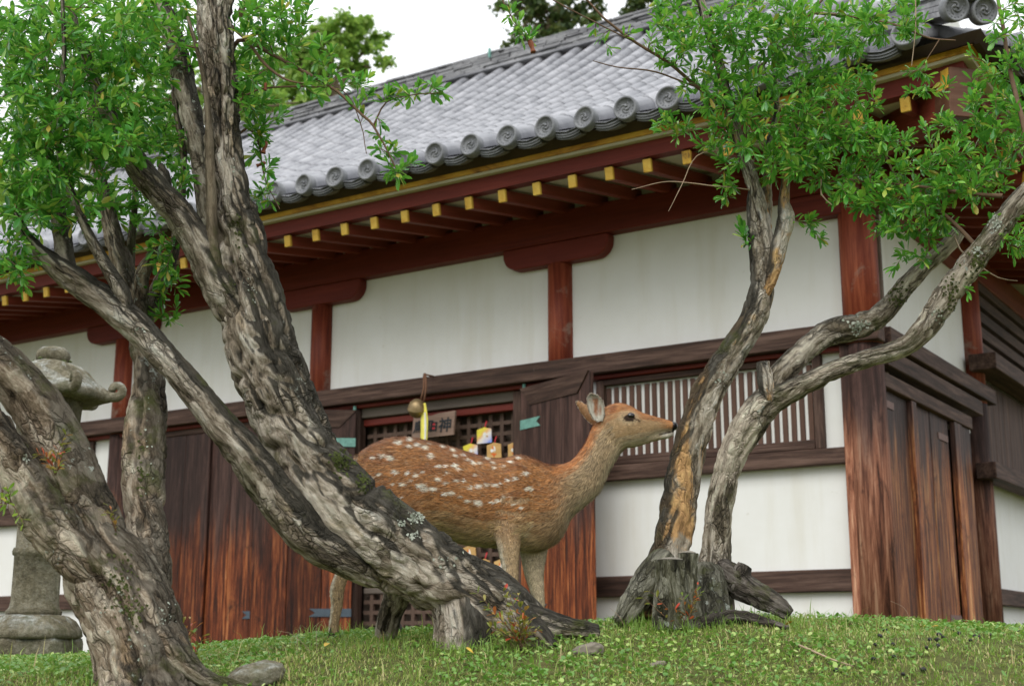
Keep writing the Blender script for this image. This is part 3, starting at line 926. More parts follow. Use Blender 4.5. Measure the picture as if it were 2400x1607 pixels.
# cover tile: half barrel with a lip, local y runs up the slope
def barrel(r0, r1, L, n=9):
    rows = [(-0.012, r0), (0.02, r0), (0.021, r0 * 0.985), (L, r1)]
    V, Fc = [], []
    for y, r in rows:
        for k in range(n):
            a = math.pi * (k / (n - 1) * 1.16 - 0.08)
            V.append((r * math.cos(a) * S, y * S, r * math.sin(a) * S))
    for j in range(len(rows) - 1):
        for k in range(n - 1):
            Fc.append((j * n + k, j * n + k + 1, (j + 1) * n + k + 1, (j + 1) * n + k))
    Fc.append(tuple(range(n))[::-1])
    return np.array(V), Fc
bv, bf = barrel(0.0935, 0.0905, 0.36)
BAR = bpy.data.meshes.new('cover_tile'); BAR.from_pydata([tuple(p) for p in bv], [], bf)
BAR.polygons.foreach_set('use_smooth', np.array([len(f) == 4 for f in bf])); BAR.materials.append(M['tile'])
TL = 0.345
tiles = []   # (u or v, d, side?)
rows_u = []
for k in range(-6, 47):
    u = TU0 + k * TS
    dm = DR - 0.12 if u >= 1.0 else (u + OE - 0.12)
    if dm < 0.2:
        continue
    rows_u.append((u, dm))
    tiles.append((u, 0.0, False, TL))
    d = random.uniform(0.2, TL * 0.9)
    while d < dm:
        tiles.append((u, d, False, min(TL, dm - d)))
        d += TL * math.cos(slope(d))
rows_v = []
for k in range(-3, 15):
    v = -0.19 + k * TS
    dm = min(v + OE - 0.12, 2.6)
    if dm < 0.2:
        continue
    rows_v.append((v, dm))
    d = 0.0
    while d < dm:
        tiles.append((v, d, True, min(TL, dm - d)))
        d += TL * math.cos(slope(d))
def tile_mx(q, d, side, jit=0.0):
    z = prof(d) + trise(q, d) + 0.008
    loc = (OE - d) * S
    if side:
        return Matrix.Translation((loc, q * S, z * S)) @ Matrix.Rotation(math.pi / 2, 4, 'Z') @ Matrix.Rotation(slope(d), 4, 'X')
    return Matrix.Translation((-q * S, -loc, z * S)) @ Matrix.Rotation(jit, 4, 'Z') @ Matrix.Rotation(slope(d), 4, 'X')
cand = []
for i, (q, d, side, L) in enumerate(tiles):
    if side:
        continue
    p = BW(q, OE - d, prof(d))
    x, y = proj(p)[0]
    if -30 < x < 1900 and -30 < y < 1000:
        cand.append((np.linalg.norm(p), i))
cand.sort()
near = set(i for _, i in cand[:300])
roof = link('tiled_roof', None, None, root)
accV, accF, base = [], [], 0
bf4 = [f for f in bf]
for i, (q, d, side, L) in enumerate(tiles):
    mx = tile_mx(q, d, side, random.uniform(-0.012, 0.012))
    if i in near:
        o = link('cover_tile', BAR, None, roof)
        o.matrix_local = mx
    else:
        R_ = np.array(mx)
        V_ = bv @ R_[:3, :3].T + R_[:3, 3]
        accV.append(V_)
        accF += [tuple(j + base for j in f) for f in bf]
        base += len(bv)
me = bpy.data.meshes.new('cover_tiles')
me.from_pydata([tuple(p) for p in np.vstack(accV)], [], accF)
me.polygons.foreach_set('use_smooth', np.array([len(f) == 4 for f in accF]))
link('cover_tiles', me, M['tile_far'], roof, kind='stuff')
# pan tiles between the barrels
pv, pf, base = [], [], 0
PX = np.linspace(-0.5, 0.5, 5) * (TS - 0.02)
PZ = -0.075 * (1 - (PX / (TS * 0.5)) ** 2) + 0.012
def pan(q, dm, side):
    global base
    d = -0.045
    while d < dm:
        d2 = min(d + 0.27, dm)
        for dd, lift in ((d, 0.014), (d2, 0.0)):
            for x, z in zip(PX, PZ):
                zz = (prof(max(dd, 0)) + 0.42 * min(dd, 0) + trise(q, max(dd, 0)) + z + lift) * S
                pv.append(((OE - dd) * S, (q + x) * S, zz) if side else (-(q + x) * S, -(OE - dd) * S, zz))
        for k in range(4):
            pf.append((base + k, base + k + 1, base + k + 6, base + k + 5))
        base += 10
        d = d2
    return
for u, dm in rows_u:
    pan(u + TS / 2, max(0.1, dm if u + TS / 2 >= 1.0 else u + TS / 2 + OE), False)
for v, dm in rows_v:
    pan(v + TS / 2, min(v + TS / 2 + OE, 2.6), True)
me = bpy.data.meshes.new('pan_tiles'); me.from_pydata(pv, [], pf)
link('pan_tiles', me, M['tile_far'], roof, kind='stuff')
dk_v, dk_f = [], []
dd_ = [0.12, 1.0, 2.5, 4.0, 5.5, 7.0, DR]
for u in (17.8, 1.0):
    for d in dd_:
        dk_v.append(B(u, OE - d, prof(d) - 0.10))
n7 = len(dd_)
dk_f += [(k, k + 1, k + 1 + n7, k + n7) for k in range(n7 - 1)]
b7 = len(dk_v)
for d in (0.12, 1.0, 2.5):
    dk_v += [B(1.0, OE - d, prof(d) - 0.10), B(-(OE - d), OE - d, prof(d) - 0.10), ((OE - d) * S, 8.0 * S, (prof(d) - 0.10) * S)]
dk_f += [(b7, b7 + 1, b7 + 4, b7 + 3), (b7 + 3, b7 + 4, b7 + 7, b7 + 6), (b7 + 1, b7 + 2, b7 + 5, b7 + 4), (b7 + 4, b7 + 5, b7 + 8, b7 + 7)]
dk = bpy.data.meshes.new('roof_deck'); dk.from_pydata(dk_v, [], dk_f)
link('roof_deck', dk, M['roofboard'], roof)
# round end tile with rim, ring of beads and three commas, facing local -y
def disc_mesh(r=0.098, nb=16):
    m = MB()
    n = 26
    ringp = [(r, 0.05), (r, -0.02), (r * 0.93, -0.028), (r * 0.80, -0.026), (r * 0.78, -0.012), (0.001, -0.010)]
    vs, fs = [], []
    for rr, y in ringp:
        for k in range(n):
            a = 2 * math.pi * k / n
            vs.append((rr * math.cos(a) * S, y * S, rr * math.sin(a) * S))
    for j in range(len(ringp) - 1):
        for k in range(n):
            fs.append((j * n + k, j * n + (k + 1) % n, (j + 1) * n + (k + 1) % n, (j + 1) * n + k))
    m.add(vs, fs)
    for k in range(nb):
        a = 2 * math.pi * k / nb
        c = np.array([0.66 * r * math.cos(a), -0.012, 0.66 * r * math.sin(a)])
        q = 0.0062
        m.add([tuple((c + np.array(t_) * q) * S) for t_ in ((1, 0, 0), (0, 0, 1), (-1, 0, 0), (0, 0, -1), (0, -1, 0))], [(0, 1, 4), (1, 2, 4), (2, 3, 4), (3, 0, 4)])
    for k in range(3):
        pts, rad = [], []
        for j in range(8):
            t_ = j / 7
            a = 2 * math.pi * k / 3 + t_ * 2.4
            rr = (0.12 + 0.38 * t_) * r
            pts.append((rr * math.cos(a) * S, -0.012 * S, rr * math.sin(a) * S))
            rad.append((0.011 * (1 - t_) + 0.0022) * S)
        m.tube(pts, rad, 5)
    me = m.mesh('end_tile')
    me.polygons.foreach_set('use_smooth', np.array([len(p.vertices) == 4 for p in me.polygons]))
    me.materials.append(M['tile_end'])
    return me
DISC = disc_mesh()
# curved front of the pan tile at the eave
def apron_mesh():
    m = MB()
    n = 9
    xs = np.linspace(-0.5, 0.5, n) * (TS - 0.14)
    sag = lambda x: -0.062 * (1 - (x / (TS * 0.5)) ** 2)
    layers = [(-0.030, 0.000, -0.012), (-0.020, -0.012, -0.026), (-0.030, -0.026, -0.036), (-0.018, -0.036, -0.052), (0.0, -0.052, -0.064)]
    for y, zt, zb in layers:
        vs = []
        for x in xs:
            z = sag(x) + 0.018
            vs += [(x * S, y * S, (z + zt) * S), (x * S, y * S, (z + zb) * S), (x * S, 0.10 * S, (z + zt + 0.03) * S), (x * S, 0.10 * S, (z + zb + 0.03) * S)]
        fs = []
        for k in range(n - 1):
            a = 4 * k
            fs += [(a, a + 1, a + 5, a + 4), (a + 2, a, a + 4, a + 6), (a + 1, a + 3, a + 7, a + 5)]
        m.add(vs, fs)
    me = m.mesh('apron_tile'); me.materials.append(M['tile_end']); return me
APRON = apron_mesh()
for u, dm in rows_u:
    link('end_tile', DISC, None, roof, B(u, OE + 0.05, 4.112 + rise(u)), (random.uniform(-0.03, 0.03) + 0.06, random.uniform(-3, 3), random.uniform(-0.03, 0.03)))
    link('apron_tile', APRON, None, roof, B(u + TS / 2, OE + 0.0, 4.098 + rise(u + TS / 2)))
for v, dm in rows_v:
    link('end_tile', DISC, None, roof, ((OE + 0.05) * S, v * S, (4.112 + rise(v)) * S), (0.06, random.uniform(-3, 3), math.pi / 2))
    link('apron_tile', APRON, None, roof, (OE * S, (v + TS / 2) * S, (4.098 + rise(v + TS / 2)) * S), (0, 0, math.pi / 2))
# main ridge of stacked courses
OR_ = -(DR - OE)
rm = MB()
for j in range(7):
    u = 0.9 + random.uniform(0, 0.3)
    off = 0.20 - 0.012 * j + (0.025 if j in (1, 4, 6) else 0)
    while u < 18.2:
        L = random.uniform(0.30, 0.42)
        e = random.uniform(-0.025, 0.025)
        z0 = 9.47 + j * 0.044
        rm.box(-(u + L - 0.02) * S, -u * S, -(OR_ + off + e) * S, -(OR_ - 0.2) * S, z0 * S, (z0 + 0.030 + random.uniform(-0.006, 0.004)) * S)
        u += L
link('ridge_courses', rm.mesh('ridge_courses'), M['ridge'], roof, kind='stuff')
cv = MB()
u = 0.9
while u < 18.2:
    cv.add([( -u * S - 0.375 * S + p[1] * S * 1.03, -(OR_) * S + p[0], 9.765 * S + p[2]) for p in [(x, y / S, z) for x, y, z in bv * np.array([1.05, 1, 0.6])]], bf)
    u += 0.365
link('ridge_cap', cv.mesh('ridge_cap', 0, True), M['tile_far'], roof, kind='stuff')
bb('ridge_base', 0.9, 18.2, OR_ - 0.25, OR_ + 0.23, 9.415, 9.462, M['tile_far'], roof, 0.01)
bb('ridge_gap_board', 0.9, 18.2, OR_ - 0.2, OR_ + 0.10, 9.1, 9.414, M['roofboard'], roof, 0)
for u in (5.2, 8.4, 11.6, 14.8):
    bb('ridge_clamp', u, u + 0.03, OR_ + 0.18, OR_ + 0.225, 9.64, 9.80, M['patina'], roof, 0)
bb('ridge_core', 0.95, 18.15, OR_ - 0.19, OR_ + 0.08, 9.45, 9.78, M['roofboard'], roof, 0)
# hip ridge
hm = MB()
for j in range(4):
    hm.box(-0.10 * S + 0.006 * j, 0.10 * S - 0.006 * j, 0.0, 3.3 * S, (0.06 + j * 0.045) * S, (0.06 + j * 0.045 + 0.038) * S)
hipr = link('hip_ridge', hm.mesh('hip_ridge'), M['ridge'], roof, B(-1.28, 1.28, prof(0.2) + rise(-1.28)), (math.atan(0.33), 0, math.radians(45)))
for k in range(9):
    o = link('hip_cap_tile', BAR, None, roof)
    o.matrix_local = hipr.matrix_basis @ Matrix.Translation((0, k * 0.35 * S, 0.235 * S)) @ Matrix.Diagonal((1.2, 1, 1.2, 1))
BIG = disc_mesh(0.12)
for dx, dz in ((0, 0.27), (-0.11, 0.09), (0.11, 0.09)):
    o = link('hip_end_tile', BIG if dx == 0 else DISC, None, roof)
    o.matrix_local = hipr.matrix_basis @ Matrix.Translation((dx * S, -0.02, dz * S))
# gable wall above the hip, behind the top of the side roof
gm = MB()
zs = [prof(2.5) - 0.1, prof(DR) - 0.05]
gm.add([B(1.05, OE - 2.5, zs[0]), B(1.05, OR_, zs[1]), B(1.05, 2 * OR_ - (OE - 2.5), zs[0]), B(1.15, OE - 2.5, zs[0]), B(1.15, OR_, zs[1]), B(1.15, 2 * OR_ - (OE - 2.5), zs[0])],
       [(0, 1, 2), (5, 4, 3), (0, 3, 4, 1), (1, 4, 5, 2), (2, 5, 3, 0)])
link('gable_wall', gm.mesh('gable_wall'), M['plaster'], root)

# ------------------------------------------------------------------ things that hang on the front
def hung(name, label, cat, u, o, z, group=None):
    t_ = thing(name, label, cat, tuple(BW(u, o, z)), group)
    t_.rotation_euler = (0, 0, ROTZ)
    return t_
# bell on a rope loop
bl = hung('bell', 'round brass shrine bell hanging from a rope loop under the brown head rail', 'bell', 4.165, 0.33, 2.20)
m = MB()
pr = [(0.006, 0.082), (0.03, 0.08), (0.062, 0.055), (0.078, 0.018), (0.082, 0.006), (0.086, 0.0), (0.082, -0.006), (0.078, -0.02), (0.062, -0.056), (0.035, -0.078), (0.006, -0.083)]
m.lathe([(r * 0.95, z * 0.95) for r, z in pr[::-1]], 28)
o = link('bell_body', m.mesh('bell_body', 0, True), M['brass'], bl, (0, 0, 0), (0.5, 0.35, 0))
m = MB(); m.tube([(0.035, 0.0, 0.06), (0.062, 0.004, 0.16), (0.056, 0.012, 0.27)], [0.008] * 3, 6)
m.tube([(0.068, 0.0, 0.05), (0.086, 0.004, 0.16), (0.074, 0.012, 0.27)], [0.008] * 3, 6)
ang = np.linspace(0, math.pi, 7)
m.tube([(0.065 + 0.010 * math.cos(a), 0.012, 0.27 + 0.016 * math.sin(a)) for a in ang], [0.008] * 7, 6)
m.tube([(0.065, 0.012, 0.28), (0.065, 0.13, 0.285)], [0.007, 0.007], 6)
link('rope_loop', m.mesh('rope_loop', 0, True), M['rope'], bl)
# long cloth pull
rb = hung('cloth_pull', 'yellow and white cloth strip with green knot hanging below the brass bell', 'cloth strip', 4.082, 0.34, 2.21)
def ribbon(x0, x1, y, z0, z1, mat, nm, tw=0.0):
    n = 14
    V_, f_ = [], []
    for j in range(n):
        t_ = j / (n - 1)
        z = z0 + (z1 - z0) * t_
        wv = 0.004 * math.sin(t_ * 9)
        wd = min(1.0, 0.35 + t_ * 5)
        xm, hw = (x0 + x1) / 2, (x1 - x0) / 2 * wd
        for dy in (0, 0.004):
            for sx in (-1, 1):
                V_.append((xm + sx * hw + wv, y + dy + 0.005 * math.sin(t_ * 6 + sx), z))
    for j in range(n - 1):
        a = 4 * j
        f_ += [(a, a + 1, a + 5, a + 4), (a + 2, a + 6, a + 7, a + 3), (a, a + 4, a + 6, a + 2), (a + 1, a + 3, a + 7, a + 5)]
    mm = MB(); mm.add(V_, f_)
    return link(nm, mm.mesh(nm, 0, True), mat, rb)
ribbon(-0.034, 0.034, 0.004, 0.03, -0.9, M['yellow'], 'yellow_strip')
ribbon(0.010, 0.026, -0.006, -0.05, -0.85, M['white_cloth'], 'white_strip')
m = MB(); m.lathe([(0.012, -0.36), (0.036, -0.345), (0.042, -0.325), (0.036, -0.305), (0.014, -0.29)], 14)
link('green_knot', m.mesh('green_knot', 0, True), M['green_cloth'], rb)
# sign board
sg = hung('sign_board', 'weathered wooden sign board with ink characters leaning on the lattice', 'sign', 4.145, 0.10, 1.955)
m = MB()
W2, H2 = 0.243 * S, 0.238 * S
m.add([(-W2 * 0.97, -0.02, 0.0), (W2 * 1.03, -0.02, 0.004), (W2, 0.012, H2), (W2 * 0.2, 0.014, H2 * 0.97), (-W2 * 0.15, 0.014, H2 * 0.90), (-W2, 0.014, H2 * 0.97)] +
      [(-W2 * 0.97, 0.002, 0.0), (W2 * 1.03, 0.002, 0.004), (W2, 0.034, H2), (W2 * 0.2, 0.036, H2 * 0.97), (-W2 * 0.15, 0.036, H2 * 0.90), (-W2, 0.036, H2 * 0.97)],
      [(0, 1, 2, 3, 4, 5), (11, 10, 9, 8, 7, 6)] + [(k, k + 6, (k + 1) % 6 + 6, (k + 1) % 6) for k in range(6)])
link('board', m.mesh('board'), M['signwood'], sg)
def text_mesh(s, size):
    cu = bpy.data.curves.new('ink', 'FONT')
    cu.body = s
    cu.size = size
    cu.extrude = 0.0012
    cu.offset = size * 0.012
    cu.align_x = 'CENTER'
    ob = bpy.data.objects.new('ink', cu)
    COL.objects.link(ob)
    dg = bpy.context.evaluated_depsgraph_get()
    me = bpy.data.meshes.new_from_object(ob.evaluated_get(dg))
    bpy.data.objects.remove(ob)
    return me
for ch, x, z, sz in (('\u795e', 0.60, 0.22, 0.135), ('\u65e5', 0.06, 0.26, 0.095), ('\u548c', -0.22, 0.28, 0.115), ('\u9ce5', -0.68, 0.28, 0.115)):
    me = text_mesh(ch, sz)
    me.materials.clear()
    link('ink_character', me, M['ink'], sg, (x * W2, -0.0245 + 0.033 * z, z * H2), (math.pi / 2 + math.atan2(0.033, H2) * -1, 0, 0))
for zz in (0.36, 0.52):
    m = MB(); m.box(-0.012, 0.012, -0.002, 0.0, -0.009, 0.009)
    link('red_seal', m.mesh('red_seal'), M['redink'], sg, (0.06 * W2, -0.024 + 0.033 * zz, zz * H2))
# prayer tablets
def tablet(u, z, w, h, label, printed, seed, o=-0.02, tilt=0.0):
    t_ = hung('prayer_tablet', label, 'prayer tablet', u, o, z, 'prayer tablets hung on the lattice door')
    w, h = w * S, h * S
    m = MB()
    pr = [(-w / 2, 0), (w / 2, 0), (w / 2 * 0.97, h * 0.86), (0, h), (-w / 2 * 0.97, h * 0.86)]
    N = len(pr)
    m.add([(x, -0.004, q) for x, q in pr] + [(x, 0.004, q) for x, q in pr], [tuple(range(N)), tuple(range(2 * N - 1, N - 1, -1))] + [(k, k + N, (k + 1) % N + N, (k + 1) % N) for k in range(N)])
    b_ = link('board', m.mesh('board', 0.0012), M['emaprint'] if printed else M['ema'], t_, (0, 0, 0), (0.06, tilt, 0))
    m = MB(); m.tube([(0, 0.0, h * 0.9), (0.003, 0.01, h * 1.2), (0.0, 0.03, h * 1.42)], [0.0055] * 3, 5)
    link('red_cord', m.mesh('red_cord', 0, True), M['redink'], t_)
    def blob(x, q, rx, rz, mat, nm, rot=0.0):
        mm = MB()
        k_ = 10
        mm.add([(rx * math.cos(2 * math.pi * j / k_), -0.0015, rz * math.sin(2 * math.pi * j / k_) * (1.2 if j % 2 else 0.85)) for j in range(k_)] +
               [(rx * math.cos(2 * math.pi * j / k_), 0.001, rz * math.sin(2 * math.pi * j / k_) * (1.2 if j % 2 else 0.85)) for j in range(k_)],
               [tuple(range(k_))] + [(j, j + k_, (j + 1) % k_ + k_, (j + 1) % k_) for j in range(k_)])
        link(nm, mm.mesh(nm), mat, b_, (x * w, -0.0045, q * h), (0, rot, 0))
    if printed:
        blob(0.05, 0.52, 0.13 * w, 0.16 * h, M['whitep'], 'painted_figure', 0.4)
        blob(0.2, 0.42, 0.07 * w, 0.05 * h, M['ema'], 'painted_figure', 0.2)
    else:
        blob(-0.12, 0.50, 0.13 * w, 0.10 * h, M['whitep'], 'painted_figure')
        blob(0.06, 0.60, 0.055 * w, 0.18 * h, M['whitep'], 'painted_figure', -0.2)
        blob(-0.08, 0.68, 0.04 * w, 0.10 * h, M['orange'], 'painted_figure')
        blob(0.0, 0.27, 0.19 * w, 0.06 * h, M['orange'], 'painted_figure', 0.1)
        blob(0.0, 0.18, 0.06 * w, 0.10 * h, M['orange'], 'painted_figure')
    return t_
tablet(3.64, 1.875, 0.165, 0.15, 'yellow and lilac printed prayer tablet hanging highest on the lattice', True, 1)
tablet(3.795, 1.735, 0.165, 0.15, 'yellow and lilac printed prayer tablet half hidden behind the deer\'s back', True, 2)
tablet(3.53, 1.725, 0.16, 0.148, 'pale wooden prayer tablet with red and white bird in the middle of three', False, 3)
tablet(3.305, 1.715, 0.145, 0.145, 'honey wooden prayer tablet with white and orange bird beside the door leaf', False, 4)
tablet(3.80, 0.79, 0.15, 0.15, 'orange wooden prayer tablet showing under the deer\'s belly above the trunk', False, 5)
tablet(3.45, 0.655, 0.15, 0.15, 'orange wooden prayer tablet beside the deer\'s foreleg', False, 6)
tablet(3.63, 0.675, 0.12, 0.14, 'plain pale prayer tablet low on the lattice above the leaning trunk', False, 7)
from mathutils.bvhtree import BVHTree
# ------------------------------------------------------------------ ground
_gx = np.array([-60, -6, -3.0, -2.0, -1.46, -1.17, -0.8, -0.37, 0.09, 0.55, 0.82, 1.28, 1.83, 2.19, 3.5, 8, 60])
_gz = np.array([-0.10, -0.10, -0.06, -0.045, -0.01, 0.015, 0.05, 0.07, 0.075, 0.10, 0.115, 0.115, 0.10, 0.085, 0.05, 0.0, 0.0])
def gz(X, Y):
    X = np.asarray(X, float); Y = np.asarray(Y, float)
    zc = np.interp(X, _gx, _gz)
    t_ = np.clip((Y - 4.2) / 1.6, 0, 1)
    z = -0.115 + (zc + 0.115) * (1 - (1 - t_) ** 1.8)
    back = np.clip((Y - 6.0) / 2.2, 0, 1)
    z = z + (-0.02 - zc) * back * back * (3 - 2 * back) * (zc > -0.02) 
    d = np.clip(4.2 - Y, 0, 12)
    z = z - 0.13 * d - 0.038 * d * d
    z = z + 0.055 * np.exp(-(((X - 0.70) / 0.33) ** 2 + ((Y - 5.35) / 0.42) ** 2))
    z = z + 0.055 * np.exp(-(((X + 0.02) / 0.40) ** 2 + ((Y - 4.9) / 0.35) ** 2))
    n_ = fbm(np.stack([X * 2.3, Y * 2.3, X * 0 + 3.3], -1).reshape(-1, 3), 3).reshape(X.shape)
    return z + (n_ - 0.5) * 0.045 * np.exp(-((Y - 5.5) / 5) ** 2)
def graded(lo, hi, a, b, step, far):
    inner = np.arange(a, b + step / 2, step)
    out1 = a - np.geomspace(step, a - lo, far)
    out2 = b + np.geomspace(step, hi - b, far)
    return np.concatenate([out1[::-1], inner, out2])
xs = graded(-200, 200, -4.0, 4.0, 0.045, 26)
ys = graded(-200, 200, 2.8, 8.6, 0.045, 26)
Xg, Yg = np.meshgrid(xs, ys)
Zg = np.maximum(gz(Xg, Yg), -6)
ny, nx = Xg.shape
j, k = np.meshgrid(np.arange(ny - 1), np.arange(nx - 1), indexing='ij')
q = np.stack([j * nx + k, j * nx + k + 1, (j + 1) * nx + k + 1, (j + 1) * nx + k], -1).reshape(-1, 4)
link('ground', mesh_np('ground', np.stack([Xg, Yg, Zg], -1).reshape(-1, 3), q), M['soil'], kind='structure')

# ------------------------------------------------------------------ trees
def bark_tube(P4, segs, ds, amp, plate, seed, lobes=0.10, cap=True, twist=0.6, stretch=0.36):
    """P4 rows (x,y,z,r) -> verts, quads, flow, height: a limb with fluting, plates and furrows modelled in"""
    Q = spline(P4, ds)
    P, R = Q[:, :3], np.maximum(Q[:, 3], 0.003)
    T, N, Bn = frames(P)
    s = np.concatenate([[0], np.cumsum(np.linalg.norm(np.diff(P, axis=0), axis=1))])
    a = np.arange(segs) * 2 * np.pi / segs
    A, Sg = np.meshgrid(a, s)
    Rg = np.repeat(R[:, None], segs, 1)
    rm = max(R.mean(), 0.02)
    At = A + twist * Sg
    q1 = np.stack([np.cos(At) * rm, np.sin(At) * rm, Sg * stretch + seed * 3.7], -1).reshape(-1, 3)
    lob = vn(np.stack([np.cos(At) * 1.1 + seed, np.sin(At) * 1.1, Sg * 1.3], -1).reshape(-1, 3)) + 0.6 * vn(np.stack([np.cos(At) * 2.3 - seed, np.sin(At) * 2.3, Sg * 2.6], -1).reshape(-1, 3)) - 0.8
    w = vn(q1 * 9 + 5.1) * 0.05
    h1 = np.clip(np.abs(vn((q1 + w[:, None]) / plate) - 0.5) / 0.20, 0, 1) ** 0.8
    h2 = np.clip(np.abs(vn((q1 + w[:, None]) / (plate * 0.42) + 9.2) - 0.5) / 0.20, 0, 1) ** 0.8
    h3 = vn(np.stack([np.cos(A) * rm, np.sin(A) * rm, Sg], -1).reshape(-1, 3) / (plate * 0.5) + seed)
    h = 0.55 * h1 + 0.27 * h2 + 0.18 * h3
    knob = np.clip(vn(np.stack([np.cos(A) * rm * 6, np.sin(A) * rm * 6, Sg * 4.2 + seed], -1).reshape(-1, 3)) - 0.72, 0, 1) * 0.35
    rr = Rg.reshape(-1) * (1 + lobes * lob * 1.6 + knob) + amp * (h - 0.55) * np.clip(Rg.reshape(-1) / (rm * 0.6), 0.25, 1)
    d = (np.cos(A)[..., None] * N[:, None, :] + np.sin(A)[..., None] * Bn[:, None, :]).reshape(-1, 3)
    V = np.repeat(P, segs, 0) + d * rr[:, None]
    m = len(P)
    j, k = np.meshgrid(np.arange(m - 1), np.arange(segs), indexing='ij')
    k2 = (k + 1) % segs
    Fc = np.stack([j * segs + k, j * segs + k2, (j + 1) * segs + k2, (j + 1) * segs + k], -1).reshape(-1, 4)
    flow = np.stack([np.cos(At) * rm, np.sin(At) * rm, Sg * stretch], -1).reshape(-1, 3) + seed
    if cap:
        n0 = len(V)
        V = np.vstack([V, P[-1] + T[-1] * 0.004, P[0]])
        kk = np.arange(segs)
        tri = np.concatenate([np.stack([(m - 1) * segs + kk, (m - 1) * segs + (kk + 1) % segs, np.full(segs, n0)], -1),
                              np.stack([(kk + 1) % segs, kk, np.full(segs, n0 + 1)], -1)])
        flow = np.vstack([flow, flow[-1], flow[0]])
        h = np.concatenate([h, [0.5, 0.5]])
        return V, [Fc, tri], flow, h
    return V, [Fc], flow, h

def px_path(pts):
    """rows (px x, px y, half width px, distance) -> (x,y,z,r)"""
    out = []
    for x, y, hw, Y in pts:
        p = at(x, y, Y)
        dep = p[1] * math.cos(PITCH) + p[2] * math.sin(PITCH)
        out.append((*p, hw * dep / F))
    return np.array(out)

